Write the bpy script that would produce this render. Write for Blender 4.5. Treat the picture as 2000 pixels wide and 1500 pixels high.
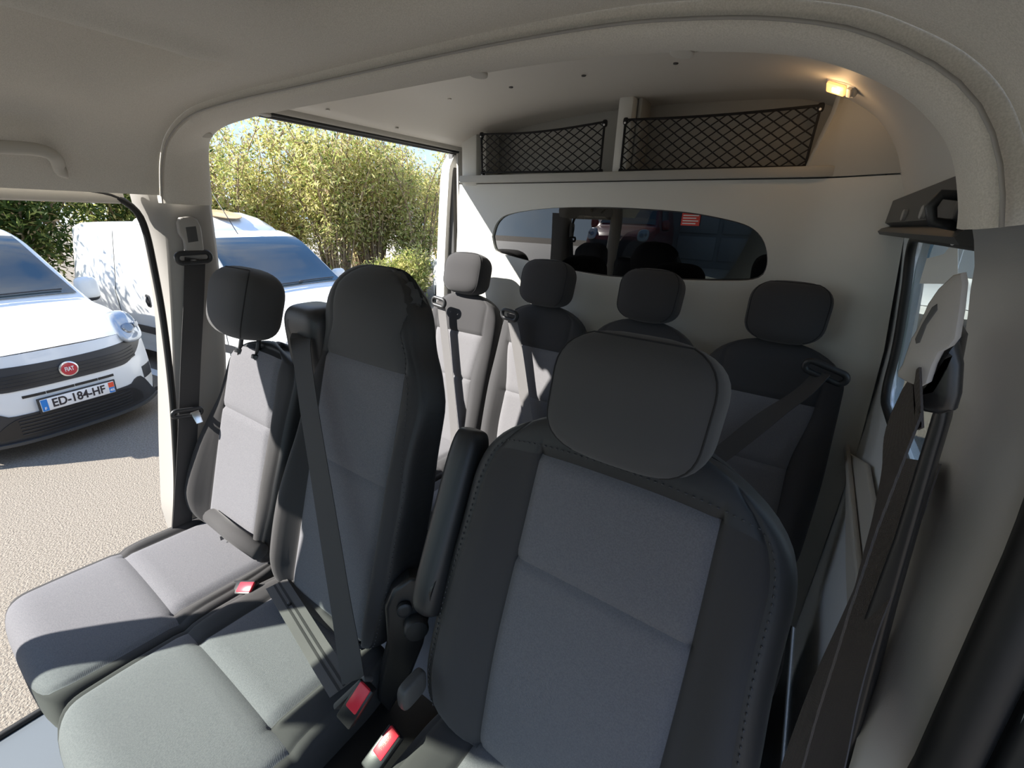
import bpy, bmesh, math, random
import numpy as np
from mathutils import Vector, Matrix

for o in list(bpy.data.objects): bpy.data.objects.remove(o)
SC = bpy.context.scene
COL = SC.collection

# ------------------------------------------------------------------ camera
F = 850.0; YAW = math.radians(33.5); PIT = math.radians(21.0); ROLL = math.radians(1.9)
CAM = np.array([.685, 0., 2.05])
_fw = np.array([-math.sin(YAW)*math.cos(PIT), math.cos(YAW)*math.cos(PIT), -math.sin(PIT)])
_r = np.array([math.cos(YAW), math.sin(YAW), 0.]); _u = np.cross(_r, _fw)
CR = _r*math.cos(ROLL)+_u*math.sin(ROLL); CU = -_r*math.sin(ROLL)+_u*math.cos(ROLL)
cd = bpy.data.cameras.new('camera'); cam = bpy.data.objects.new('camera', cd); COL.objects.link(cam)
cd.sensor_width = 36; cd.lens = F/2000*36; cd.clip_start = .02; cd.clip_end = 300
M = Matrix.Identity(4)
for i in range(3):
    M[i][0] = CR[i]; M[i][1] = CU[i]; M[i][2] = -_fw[i]; M[i][3] = CAM[i]
cam.matrix_world = M
SC.camera = cam
def ray(p): return _fw*F + CR*(p[0]-1000) - CU*(p[1]-750)      # direction of a photo pixel
def Xp(p, X): d = ray(p); return CAM + d*((X-CAM[0])/d[0])
def Yp(p, Y): d = ray(p); return CAM + d*((Y-CAM[1])/d[1])
def Zp(p, Z): d = ray(p); return CAM + d*((Z-CAM[2])/d[2])
def Bp(p, y0=.52, t=.3):                                        # the leaning plane of the front backrests
    d = ray(p); k = (y0+(CAM[2]-1.5)*t-CAM[1])/(d[1]-d[2]*t); return CAM + d*k

# ------------------------------------------------------------------ light
SC.view_settings.view_transform = 'Standard'; SC.view_settings.look = 'None'
SC.view_settings.gamma = 1.0; SC.view_settings.use_curve_mapping = False
SC.view_settings.exposure = 0.6
SUN_DIR = Vector((1.0, 1.15, -1.17)).normalized()               # the way the light travels
sd = bpy.data.lights.new('sun', 'SUN'); sun = bpy.data.objects.new('sun', sd); COL.objects.link(sun)
sd.energy = 10.0; sd.angle = math.radians(.55); sd.color = (1, .955, .88)
sun.rotation_euler = SUN_DIR.to_track_quat('-Z', 'Y').to_euler(); sun.location = (-6, -6, 9)
W = bpy.data.worlds.new('sky'); SC.world = W; W.use_nodes = True
nt = W.node_tree; nt.nodes.clear()
out = nt.nodes.new('ShaderNodeOutputWorld'); bg = nt.nodes.new('ShaderNodeBackground')
tc = nt.nodes.new('ShaderNodeTexCoord'); sx = nt.nodes.new('ShaderNodeSeparateXYZ')
nt.links.new(tc.outputs['Generated'], sx.inputs[0])
rp = nt.nodes.new('ShaderNodeValToRGB'); nt.links.new(sx.outputs[2], rp.inputs[0])
rp.color_ramp.elements[0].position = 0; rp.color_ramp.elements[0].color = (.60, .76, .95, 1)
rp.color_ramp.elements[1].position = .7; rp.color_ramp.elements[1].color = (.16, .38, .85, 1)
nz = nt.nodes.new('ShaderNodeTexNoise'); nz.inputs['Scale'].default_value = 3.2; nz.inputs['Detail'].default_value = 7; nz.noise_dimensions = '4D'; nz.inputs['W'].default_value = 2.7
nt.links.new(tc.outputs['Generated'], nz.inputs['Vector'])
cr = nt.nodes.new('ShaderNodeValToRGB'); nt.links.new(nz.outputs[0], cr.inputs[0])
cr.color_ramp.elements[0].position = .47; cr.color_ramp.elements[0].color = (0, 0, 0, 1)
cr.color_ramp.elements[1].position = .70; cr.color_ramp.elements[1].color = (1, 1, 1, 1)
mx = nt.nodes.new('ShaderNodeMix'); mx.data_type = 'RGBA'
nt.links.new(cr.outputs[0], mx.inputs[0]); nt.links.new(rp.outputs[0], mx.inputs[6]); mx.inputs[7].default_value = (1, 1, 1, 1)
nt.links.new(mx.outputs[2], bg.inputs[0]); bg.inputs[1].default_value = .98
nt.links.new(bg.outputs[0], out.inputs[0])

# ------------------------------------------------------------------ materials
MATS = {}
def mat(name, col, rough=.6, metal=0., spec=.5, bump=None, var=None, weave=None, trans=0., emit=None, coat=0., sheen=0.):
    m = bpy.data.materials.new(name); m.use_nodes = True; n = m.node_tree; b = n.nodes['Principled BSDF']
    b.inputs['Base Color'].default_value = (*col, 1); b.inputs['Roughness'].default_value = rough
    b.inputs['Metallic'].default_value = metal; b.inputs['Specular IOR Level'].default_value = spec
    b.inputs['Transmission Weight'].default_value = trans; b.inputs['Coat Weight'].default_value = coat
    b.inputs['Sheen Weight'].default_value = sheen
    if emit: b.inputs['Emission Color'].default_value = (*emit[0], 1); b.inputs['Emission Strength'].default_value = emit[1]
    t = n.nodes.new('ShaderNodeTexCoord'); prev = None
    if var:                                                     # (second colour, noise scale)
        z = n.nodes.new('ShaderNodeTexNoise'); z.inputs['Scale'].default_value = var[1]; z.inputs['Detail'].default_value = 4
        n.links.new(t.outputs['Object'], z.inputs['Vector'])
        r = n.nodes.new('ShaderNodeValToRGB'); n.links.new(z.outputs[0], r.inputs[0])
        r.color_ramp.elements[0].position = .38; r.color_ramp.elements[1].position = .64
        r.color_ramp.elements[0].color = (*col, 1); r.color_ramp.elements[1].color = (*var[0], 1)
        n.links.new(r.outputs[0], b.inputs['Base Color'])
    if weave:                                                   # (scale, strength)
        hs = []
        for d in ('DIAGONAL', 'X'):
            w = n.nodes.new('ShaderNodeTexWave'); w.bands_direction = d; w.inputs['Scale'].default_value = weave[0]
            n.links.new(t.outputs['Object'], w.inputs['Vector']); hs.append(w)
        a = n.nodes.new('ShaderNodeMath'); a.operation = 'ADD'
        n.links.new(hs[0].outputs['Fac'], a.inputs[0]); n.links.new(hs[1].outputs['Fac'], a.inputs[1])
        bp = n.nodes.new('ShaderNodeBump'); bp.inputs['Strength'].default_value = weave[1]; bp.inputs['Distance'].default_value = .0005
        n.links.new(a.outputs[0], bp.inputs['Height']); prev = bp
        mr_ = n.nodes.new('ShaderNodeMapRange'); mr_.inputs['To Min'].default_value = .80; mr_.inputs['To Max'].default_value = 1.16; mr_.inputs['From Max'].default_value = 2.0
        n.links.new(a.outputs[0], mr_.inputs['Value']); mm_ = n.nodes.new('ShaderNodeMix'); mm_.data_type = 'RGBA'; mm_.blend_type = 'MULTIPLY'; mm_.inputs[0].default_value = 1
        if b.inputs['Base Color'].links: n.links.new(b.inputs['Base Color'].links[0].from_socket, mm_.inputs[6])
        else: mm_.inputs[6].default_value = (*col, 1)
        n.links.new(mr_.outputs[0], mm_.inputs[7]); n.links.new(mm_.outputs[2], b.inputs['Base Color'])
    if bump:                                                    # (scale, strength, distance)
        z = n.nodes.new('ShaderNodeTexNoise'); z.inputs['Scale'].default_value = bump[0]; z.inputs['Detail'].default_value = 3
        n.links.new(t.outputs['Object'], z.inputs['Vector'])
        bp = n.nodes.new('ShaderNodeBump'); bp.inputs['Strength'].default_value = bump[1]; bp.inputs['Distance'].default_value = bump[2]
        n.links.new(z.outputs[0], bp.inputs['Height'])
        if prev: n.links.new(prev.outputs[0], bp.inputs['Normal'])
        prev = bp
    if prev: n.links.new(prev.outputs[0], b.inputs['Normal'])
    MATS[name] = m; return m
def glass(name, tint, refl=.06, rough=.0):
    m = bpy.data.materials.new(name); m.use_nodes = True; n = m.node_tree; n.nodes.clear()
    o = n.nodes.new('ShaderNodeOutputMaterial'); t = n.nodes.new('ShaderNodeBsdfTransparent'); g = n.nodes.new('ShaderNodeBsdfGlossy')
    t.inputs[0].default_value = (*tint, 1); g.inputs['Roughness'].default_value = rough; g.inputs[0].default_value = (1, 1, 1, 1)
    f = n.nodes.new('ShaderNodeFresnel'); f.inputs[0].default_value = 1.5
    ma = n.nodes.new('ShaderNodeMath'); ma.operation = 'MULTIPLY'; ma.inputs[1].default_value = refl/.04
    n.links.new(f.outputs[0], ma.inputs[0]); mi = n.nodes.new('ShaderNodeMixShader')
    n.links.new(ma.outputs[0], mi.inputs[0]); n.links.new(t.outputs[0], mi.inputs[1]); n.links.new(g.outputs[0], mi.inputs[2])
    n.links.new(mi.outputs[0], o.inputs[0]); MATS[name] = m; return m

mat('headliner', (.66, .625, .565), .95, spec=.1, var=((.56, .53, .475), 700), bump=(1100, .35, .0015))
mat('ceiling_plastic', (.60, .575, .53), .6, spec=.3, bump=(500, .15, .0005))
mat('trim_grey', (.33, .315, .295), .55, spec=.4, bump=(700, .2, .0004))
mat('trim_beige', (.48, .455, .41), .6, spec=.3, bump=(700, .2, .0004))
mat('partition', (.66, .66, .62), .55, spec=.35, bump=(700, .15, .0004))
mat('shelf_grey', (.42, .415, .385), .6, spec=.3, bump=(700, .15, .0004))
mat('body_paint', (.74, .79, .83), .35, spec=.5, coat=.2)
mat('black_plastic', (.012, .012, .013), .35, spec=.5, bump=(600, .12, .0004))
mat('satin_black', (.02, .021, .023), .42, spec=.5, bump=(900, .2, .0003))
mat('dark_grey_plastic', (.06, .06, .06), .5, spec=.4)
mat('rubber', (.012, .012, .012), .5, spec=.4)
mat('fabric_grey', (.158, .157, .170), .95, spec=.1, weave=(220, .25), var=((.128, .128, .141), 420), sheen=.1)
mat('fabric_dark', (.052, .051, .053), .95, spec=.12, bump=(1500, .4, .0006), var=((.052, .05, .05), 900), sheen=.1)
mat('fabric_rear', (.18, .177, .186), .95, spec=.1, weave=(330, .3), var=((.155, .153, .162), 500), sheen=.1)
mat('fabric_rear_dark', (.052, .051, .053), .95, spec=.1, bump=(1200, .3, .0006), sheen=.1)
mat('vinyl', (.024, .0245, .026), .5, spec=.45, weave=(500, .15))
mat('headrest_fabric', (.068, .068, .070), .8, spec=.2, bump=(1400, .3, .0004), sheen=.1)
mat('thread', (.07, .07, .075), .8)
mat('seam_thread', (.02, .02, .022), .9)
mat('webbing', (.035, .034, .035), .55, spec=.5, weave=(420, .4))
mat('webbing_light', (.13, .125, .125), .5, spec=.5, weave=(420, .4))
mat('webbing_brown', (.055, .047, .044), .6, spec=.4, weave=(420, .4))
mat('chrome', (.75, .76, .78), .18, metal=1)
mat('steel', (.5, .5, .52), .35, metal=1)
mat('red_button', (.62, .03, .05), .3, spec=.5)
mat('net_cord', (.008, .008, .009), .8)
mat('white_card', (.75, .74, .70), .6)
mat('red_sticker', (.72, .07, .05), .5)
mat('white_print', (.85, .85, .85), .5)
mat('floor_rubber', (.10, .115, .13), .32, spec=.5, bump=(300, .1, .0006))
mat('asphalt', (.185, .16, .132), .95, spec=.15, var=((.265, .235, .195), 70), bump=(95, .9, .012))
mat('gravel', (.36, .33, .29), .95, spec=.1, var=((.5, .46, .41), 30), bump=(40, .8, .02))
mat('car_white', (.74, .75, .74), .28, spec=.5, coat=.5)
mat('car_black', (.025, .026, .029), .45, spec=.5)
mat('car_grille', (.012, .012, .013), .4, spec=.5)
mat('car_glass', (.03, .045, .055), .03, spec=.8, coat=.6)
mat('lamp_glass', (.42, .45, .48), .08, spec=.8, metal=.4)
mat('lamp_inner', (.25, .27, .3), .15, metal=.8)
mat('tyre', (.015, .015, .015), .8)
mat('fiat_red', (.45, .015, .03), .3, coat=.4)
mat('plate_white', (.80, .80, .80), .4)
mat('plate_blue', (.02, .20, .60), .4)
mat('plate_orange', (.75, .09, .04), .4)
mat('print_dark', (.03, .025, .03), .5)
mat('bark', (.26, .18, .11), .9, bump=(60, .6, .01), var=((.40, .30, .19), 20))
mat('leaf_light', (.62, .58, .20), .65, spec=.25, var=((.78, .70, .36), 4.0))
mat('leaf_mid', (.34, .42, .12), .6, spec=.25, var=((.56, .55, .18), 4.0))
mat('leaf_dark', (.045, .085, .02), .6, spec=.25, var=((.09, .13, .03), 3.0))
for k in ('leaf_light', 'leaf_mid', 'leaf_dark'):               # light shines through leaves
    n = MATS[k].node_tree; b = n.nodes['Principled BSDF']; o = n.nodes['Material Output']
    tl = n.nodes.new('ShaderNodeBsdfTranslucent'); mi = n.nodes.new('ShaderNodeMixShader'); mi.inputs[0].default_value = .45
    src = b.inputs['Base Color'].links[0].from_socket; n.links.new(src, tl.inputs[0])
    n.links.new(b.outputs[0], mi.inputs[1]); n.links.new(tl.outputs[0], mi.inputs[2]); n.links.new(mi.outputs[0], o.inputs[0])
mat('leaf_tan', (.42, .30, .16), .8, spec=.1, var=((.5, .38, .25), 5.0))
mat('concrete', (.42, .40, .37), .9, bump=(30, .4, .01))
mat('red_paint', (.16, .02, .025), .3, coat=.4)
mat('door_grey', (.30, .32, .35), .5)
mat('yellow_paint', (.55, .34, .03), .5)
mat('lens_warm', (.9, .55, .25), .3, emit=((1, .48, .16), .8))
mat('bulb', (1, .8, .5), .3, emit=((1, .68, .32), 3.5))
mat('lamp_white', (.72, .68, .6), .4)
glass('partition_glass', (.10, .105, .11), .07)
glass('window_glass', (.86, .93, .88), .03)
glass('windscreen_glass', (.78, .88, .80), .04)

# ------------------------------------------------------------------ object helpers
def link(name, me, m=None, parent=None, smooth=False, loc=None):
    o = bpy.data.objects.new(name, me); COL.objects.link(o)
    if m: me.materials.append(MATS[m])
    if smooth:
        me.polygons.foreach_set('use_smooth', [True]*len(me.polygons))
    if parent:
        o.parent = parent
        if parent.type == 'EMPTY': o.location = -parent.location
    return o
def mesh(name, v, f, m=None, parent=None, smooth=False, angle=None):
    me = bpy.data.meshes.new(name); me.from_pydata([tuple(map(float, p)) for p in v], [], f); me.validate(); me.update()
    bm = bmesh.new(); bm.from_mesh(me); bmesh.ops.recalc_face_normals(bm, faces=bm.faces); bm.to_mesh(me); bm.free()
    o = link(name, me, m, parent, smooth)
    if angle: me.set_sharp_from_angle(angle=math.radians(angle))
    return o
def bmobj(name, bm, m, parent=None, smooth=False, angle=None):
    me = bpy.data.meshes.new(name); bmesh.ops.recalc_face_normals(bm, faces=bm.faces); bm.to_mesh(me); bm.free()
    o = link(name, me, m, parent, smooth)
    if angle: me.set_sharp_from_angle(angle=math.radians(angle))
    return o
def tag(o, label, cat, group=None):
    o['label'] = label; o['category'] = cat
    if group: o['group'] = group
    return o
def thing(name, loc, label, cat, group=None):
    o = bpy.data.objects.new(name, None); COL.objects.link(o); o.location = Vector([float(c) for c in loc]); o.empty_display_size = .1
    return tag(o, label, cat, group)
def struct(o): o['kind'] = 'structure'; return o
def sempty(name, loc):
    o = bpy.data.objects.new(name, None); COL.objects.link(o); o.location = Vector([float(c) for c in loc]); o.empty_display_size = .1
    o['kind'] = 'structure'; return o
def V(*a): return np.array(a if len(a) > 1 else a[0], float)
def nrm(a): a = V(a); return a/np.linalg.norm(a)
def hermite(pts):
    xs = np.array([p[0] for p in pts], float); ys = np.array([p[1] for p in pts], float)
    d = np.diff(ys)/np.diff(xs); m = np.zeros(len(xs)); m[0] = d[0]; m[-1] = d[-1]
    for i in range(1, len(xs)-1): m[i] = 0 if d[i-1]*d[i] <= 0 else 2*d[i-1]*d[i]/(d[i-1]+d[i])
    def fn(x):
        x = float(np.clip(x, xs[0], xs[-1])); i = int(min(np.searchsorted(xs, x, 'right')-1, len(xs)-2)); h = xs[i+1]-xs[i]; t = (x-xs[i])/h
        return (2*t**3-3*t*t+1)*ys[i]+(t**3-2*t*t+t)*h*m[i]+(-2*t**3+3*t*t)*ys[i+1]+(t**3-t*t)*h*m[i+1]
    return fn
def resample(pts, n, closed=False):
    p = [V(q) for q in pts]
    if closed: p = p+[p[0]]
    L = np.concatenate([[0], np.cumsum([np.linalg.norm(b-a) for a, b in zip(p, p[1:])])])
    ts = np.linspace(0, L[-1], n+1)[:-1] if closed else np.linspace(0, L[-1], n)
    P = np.array(p); return np.stack([np.interp(ts, L, P[:, k]) for k in range(P.shape[1])], 1)
def spline(pts, n):                                             # smooth curve through points
    p = [V(q) for q in pts]; p = [2*p[0]-p[1]]+p+[2*p[-1]-p[-2]]; outp = []
    m = len(p)-3
    for i in range(m):
        a, b, c, d = p[i:i+4]
        for k in range(24):
            t = k/24; outp.append(.5*((2*b)+(-a+c)*t+(2*a-5*b+4*c-d)*t*t+(-a+3*b-3*c+d)*t**3))
    outp.append(p[-2]); return resample(outp, n)
def gridfaces(nr, nc, wrapc=False, off=0):
    f = []
    for i in range(nr-1):
        for j in range(nc if wrapc else nc-1):
            a = off+i*nc+j; b = off+i*nc+(j+1) % nc; f.append((a, b, b+nc, a+nc))
    return f
def grid(name, P, m, parent=None, smooth=True, wrapc=False, angle=None, caps=False):   # P[row][col] -> point
    nr, nc = len(P), len(P[0]); v = [q for r in P for q in r]; f = gridfaces(nr, nc, wrapc)
    if caps: f += [tuple(range(nc))[::-1], tuple((nr-1)*nc+k for k in range(nc))]
    return mesh(name, v, f, m, parent, smooth, angle)
def tube_vf(path, r, n=8, closed=False, off=0):
    P = [V(q) for q in path]; v = []; N = len(P); up = None
    for i, p in enumerate(P):
        a = P[(i-1) % N] if (closed or i > 0) else P[i]; b = P[(i+1) % N] if (closed or i < N-1) else P[i]
        t = nrm(b-a)
        if up is None: up = V(0, 0, 1) if abs(t[2]) < .9 else V(1, 0, 0)
        s = nrm(np.cross(t, up)); up = nrm(np.cross(s, t)); rr = r[i] if hasattr(r, '__len__') else r
        for k in range(n):
            an = 2*math.pi*k/n; v.append(p+rr*(math.cos(an)*s+math.sin(an)*up))
    f = gridfaces(N, n, True, off)
    if closed: f += [(off+(N-1)*n+k, off+(N-1)*n+(k+1) % n, off+(k+1) % n, off+k) for k in range(n)]
    else: f += [tuple(off+k for k in range(n)), tuple(off+(N-1)*n+k for k in range(n))]
    return v, f
def tube(name, path, r, m, parent=None, n=8, closed=False):
    v, f = tube_vf(path, r, n, closed); return mesh(name, v, f, m, parent, True)
def ribbon(name, path, wdir, w, m, parent=None, th=.0016, n=None):
    P = [V(q) for q in path]; N = len(P)
    WD = wdir if isinstance(wdir, list) else [wdir]*N
    v = []
    for i, p in enumerate(P):
        t = nrm(P[min(i+1, N-1)]-P[max(i-1, 0)]); d = V(WD[i]); d = nrm(d-t*np.dot(d, t)); nn = np.cross(t, d)
        for a, b in ((-1, -1), (1, -1), (1, 1), (-1, 1)): v.append(p+d*a*w/2+nn*b*th/2)
    f = gridfaces(N, 4, True)+[(0, 1, 2, 3), tuple((N-1)*4+k for k in range(4))]
    return mesh(name, v, f, m, parent, True, 40)
def box(name, c, s, m, parent=None, bev=.004, rot=None, seg=2):
    bm = bmesh.new(); bmesh.ops.create_cube(bm, size=1)
    bmesh.ops.scale(bm, vec=s, verts=bm.verts)
    if bev: bmesh.ops.bevel(bm, geom=bm.edges[:], offset=bev, segments=seg, affect='EDGES', profile=.5)
    Mx = Matrix.Translation(Vector([float(q) for q in c]))
    if rot is not None: Mx = Mx @ rot.to_4x4()
    bmesh.ops.transform(bm, matrix=Mx, verts=bm.verts)
    return bmobj(name, bm, m, parent, True, 40)
def frame(ex, ey, ez=None):
    ex = nrm(ex); ey = V(ey); ey = nrm(ey-ex*np.dot(ex, ey)); ez = np.cross(ex, ey)
    return Matrix([[ex[i], ey[i], ez[i]] for i in range(3)])
def prism(name, outline, depth, m, parent=None, bev=.0, seg=2, O=(0, 0, 0), ex=(1, 0, 0), ey=(0, 0, 1), smooth=True):
    # 2-D outline in the plane (ex, ey) pushed by depth along ex x ey
    ex = nrm(ex); ey = nrm(ey); ez = np.cross(ex, ey); O = V(O)
    bm = bmesh.new(); lo = [bm.verts.new(O+ex*a+ey*b) for a, b in outline]
    bf = bm.faces.new(lo); r = bmesh.ops.extrude_face_region(bm, geom=[bf]); top = [g for g in r['geom'] if isinstance(g, bmesh.types.BMVert)]
    bmesh.ops.translate(bm, vec=Vector(ez*depth), verts=top)
    if bev:
        bm.edges.ensure_lookup_table(); es = []
        ts = set(top)
        for e in bm.edges:
            if (e.verts[0] in ts) == (e.verts[1] in ts): es.append(e)
        bmesh.ops.bevel(bm, geom=es, offset=bev, segments=seg, affect='EDGES', profile=.5)
    return bmobj(name, bm, m, parent, smooth, 35)
def rrect(w, h, r, n=6):
    o = []
    for cx, cy, a0 in ((w/2-r, h/2-r, 0), (-w/2+r, h/2-r, 90), (-w/2+r, -h/2+r, 180), (w/2-r, -h/2+r, 270)):
        for k in range(n+1):
            a = math.radians(a0+90*k/n); o.append((cx+r*math.cos(a), cy+r*math.sin(a)))
    return o
def disc(name, c, nvec, r, h, m, parent=None, n=20, dome=.3):
    nvec = nrm(nvec); a = nrm(np.cross(nvec, (0, 0, 1) if abs(nvec[2]) < .9 else (1, 0, 0))); b = np.cross(nvec, a); c = V(c); P = []
    for rr, hh in ((1, -.5), (1, h*(1-dome)/h), (.86, 1-dome*.25), (.5, 1), (.02, 1)):
        P.append([c+nvec*h*hh+r*rr*(math.cos(2*math.pi*k/n)*a+math.sin(2*math.pi*k/n)*b) for k in range(n)])
    return grid(name, P, m, parent, True, True, 40, True)
def superell(name, c, ex, ey, ez, e1, e2, m, parent=None, nu=40, nv=28, taper=None):
    sp = lambda x, e: math.copysign(abs(x)**e, x); c = V(c); P = []
    for i in range(nv+1):
        ph = -math.pi/2+math.pi*i/nv; R = []
        for j in range(nu):
            th = 2*math.pi*j/nu; x = sp(math.cos(ph), e1)*sp(math.cos(th), e2); y = sp(math.cos(ph), e1)*sp(math.sin(th), e2); z = sp(math.sin(ph), e1)
            if taper: x, y, z = taper(x, y, z)
            R.append(c+V(ex)*x+V(ey)*y+V(ez)*z)
        P.append(R)
    return grid(name, P, m, parent, True, True)
def text(name, s, size, O, ex, ey, m, parent, depth=.0008, bold=.0, sx=1.0):
    cu = bpy.data.curves.new(name, 'FONT'); cu.body = s; cu.size = size; cu.align_x = 'CENTER'; cu.align_y = 'CENTER'; cu.extrude = depth; cu.offset = bold
    t = bpy.data.objects.new('tmp', cu); COL.objects.link(t)
    dg = bpy.context.evaluated_depsgraph_get(); me = bpy.data.meshes.new_from_object(t.evaluated_get(dg)); bpy.data.objects.remove(t)
    ex = nrm(ex); ey = nrm(V(ey)-ex*np.dot(ex, ey)); ez = np.cross(ex, ey)
    co = np.array([list(v.co) for v in me.vertices]); co[:, 0] *= sx
    w = V(O)+co[:, :1]*ex+co[:, 1:2]*ey+co[:, 2:3]*ez
    me.vertices.foreach_set('co', w.ravel()); me.update(); me.materials.clear(); me.name = name
    return link(name, me, m, parent)
def seg(a, b, n, mode='both'):
    t = np.linspace(0, 1, n+1)
    if mode == 'both': t = (1-np.cos(math.pi*t))/2
    if mode == 'end': t = np.sin(math.pi/2*t)
    if mode == 'start': t = 1-np.cos(math.pi/2*t)
    return list(a+(b-a)*t)

# upholstered pad: rows s (0..H), columns follow the outline; split in parts along its seams
def pad(parts, parent, O, ex, es, en, H, bw, rt, rb, tf, tb, c=None, rowseams=(), p=4.5, ne=2.4, bol=None, crown=None, cls=None,
        groove=.007, mats=None, nc=16, no=14, rim=None, bow=0., nrow=10, gsig=.006, rowcols='c', ccen=None, shift=None, colg=None):
    O = V(O); ex = nrm(ex); es = nrm(es); en = nrm(en)
    br = sorted(set([0, rb*1.0]+list(rowseams)+[H-rt, H])); S = []
    for a, b in zip(br, br[1:]):
        if b-a < 1e-6: continue
        mode = 'start' if a == 0 else ('end' if b == H else 'both')
        n = 10 if (a == 0 or b == H) else max(8, int((b-a)/.018))
        S += seg(a, b, n, mode)[:-1]
    S.append(H); S = np.array(S)
    def w(s):
        q = min(max((s-(H-rt))/rt, 0), 1); q2 = min(max((rb-s)/rb, 0), 1)
        return bw(s)*max(1-q**ne, 0)**(1/ne)*max(1-q2**ne, 0)**(1/ne)
    def ez(s):
        q = min(max((s-(H-rt))/rt, 0), 1); q2 = min(max((rb-s)/rb, 0), 1)
        return max(1-q**2.6, 0)**(1/2.6)*max(1-q2**2.6, 0)**(1/2.6)
    VF, VB = [], []; J = None
    for s in S:
        W_ = max(w(s), 1e-4)
        if c:
            cc = min(c(s), W_*.86); cs = ccen(s) if ccen else 0.
            if rim:
                rr = min(max(W_-rim, cc+.5*(W_-cc)), W_*.985)
                xs = seg(-W_, -rr, 8, 'start')[:-1]+seg(-rr, -cc+cs, no, 'both')[:-1]+seg(-cc+cs, cc+cs, nc, 'both')[:-1]+seg(cc+cs, rr, no, 'both')[:-1]+seg(rr, W_, 8, 'end')
                J = (8, 8+no, 8+no+nc, 8+2*no+nc, 16+2*no+nc)
            else:
                xs = seg(-W_, -cc+cs, no, 'start')[:-1]+seg(-cc+cs, cc+cs, nc, 'both')[:-1]+seg(cc+cs, W_, no, 'end'); J = (0, no, no+nc, 2*no+nc, 2*no+nc)
        else:
            cc = None; cs = 0; xs = seg(-W_, 0, nc, 'start')[:-1]+seg(0, W_, nc, 'end'); J = (0, 0, 2*nc, 2*nc, 2*nc)
        rf, rbk = [], []
        for x in xs:
            a = min(abs(x)/W_, 1); e = max(1-a**p, 0)**(1/p)*ez(s); d = tf
            if crown: d += crown(a, s)
            if cc:
                b = (abs(x-cs)-cc)/max(W_-cc, 1e-3)
                if bol and b > 0: d += bol(s)*math.sin(math.pi/2*min(b/.55, 1))**2
                d -= groove*(colg(s) if colg else 1)*math.exp(-((abs(x-cs)-cc)/gsig)**2)
                if rim: d -= groove*.7*math.exp(-((abs(x)-rr)/(gsig*.8))**2)
                if b <= 0.02 or rowcols == 'all':
                    for q in rowseams: d -= groove*math.exp(-((s-q)/gsig)**2)
            else:
                for q in rowseams: d -= groove*math.exp(-((s-q)/gsig)**2)
            sb = s-bow*a**3*(s/H)**3
            xx = x+(shift(s) if shift else 0.); rf.append(O+ex*xx+es*sb+en*d*e); rbk.append(O+ex*xx+es*sb-en*tb*e)
        VF.append(rf); VB.append(rbk)
    nr, ncol = len(VF), len(VF[0]); groups = {}
    for i in range(nr-1):
        sm = (S[i]+S[i+1])/2
        for j in range(ncol-1):
            sec = 'rimL' if j < J[0] else 'L' if j < J[1] else 'C' if j < J[2] else 'R' if j < J[3] else 'rimR'
            groups.setdefault(cls(sec, sm), []).append((0, i, j)); groups.setdefault(cls('back', sm), []).append((1, i, j))
    res = {}
    for k, fl in groups.items():
        idx = {}; v = []; f = []
        def vid(a, i, j):
            if i in (0, nr-1) or j in (0, ncol-1): a = 0
            if (a, i, j) not in idx: idx[(a, i, j)] = len(v); v.append((VF if a == 0 else VB)[i][j])
            return idx[(a, i, j)]
        for a, i, j in fl:
            q = [vid(a, i, j), vid(a, i, j+1), vid(a, i+1, j+1), vid(a, i+1, j)]
            if a: q = q[::-1]
            q2 = [];
            for t in q:
                if t not in q2: q2.append(t)
            if len(q2) > 2: f.append(q2)
        nm, mm = parts[k]; me = bpy.data.meshes.new(nm); me.from_pydata([tuple(map(float, t)) for t in v], [], f); me.update()
        bm = bmesh.new(); bm.from_mesh(me); bmesh.ops.remove_doubles(bm, verts=bm.verts, dist=.0002); bm.to_mesh(me); bm.free()
        # orientation: front faces look along en
        res[k] = link(nm, me, mm, parent, True)
    return res, dict(S=S, VF=VF, J=J)
def Pl(p, P0, n):
    d = ray(p); n = V(n); return CAM + d*(np.dot(V(P0)-CAM, n)/np.dot(d, n))
def slab(name, px, P0, n, depth, m, parent=None, bev=.004, seg_=3):  # outline on a plane, given its real thickness away from n
    n = nrm(n); up = V(0, 0, 1); ex = nrm(np.cross(up, n)); ey = np.cross(n, ex)
    o = []
    for p in px:
        q = Pl(p, P0, n)-V(P0); o.append((np.dot(q, ex), np.dot(q, ey)))
    a = sum(o[i][0]*o[(i+1) % len(o)][1]-o[(i+1) % len(o)][0]*o[i][1] for i in range(len(o)))
    if a < 0: o = o[::-1]
    return prism(name, o, depth, m, parent, bev, seg_, V(P0)-n*depth, ex, ey)
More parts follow.
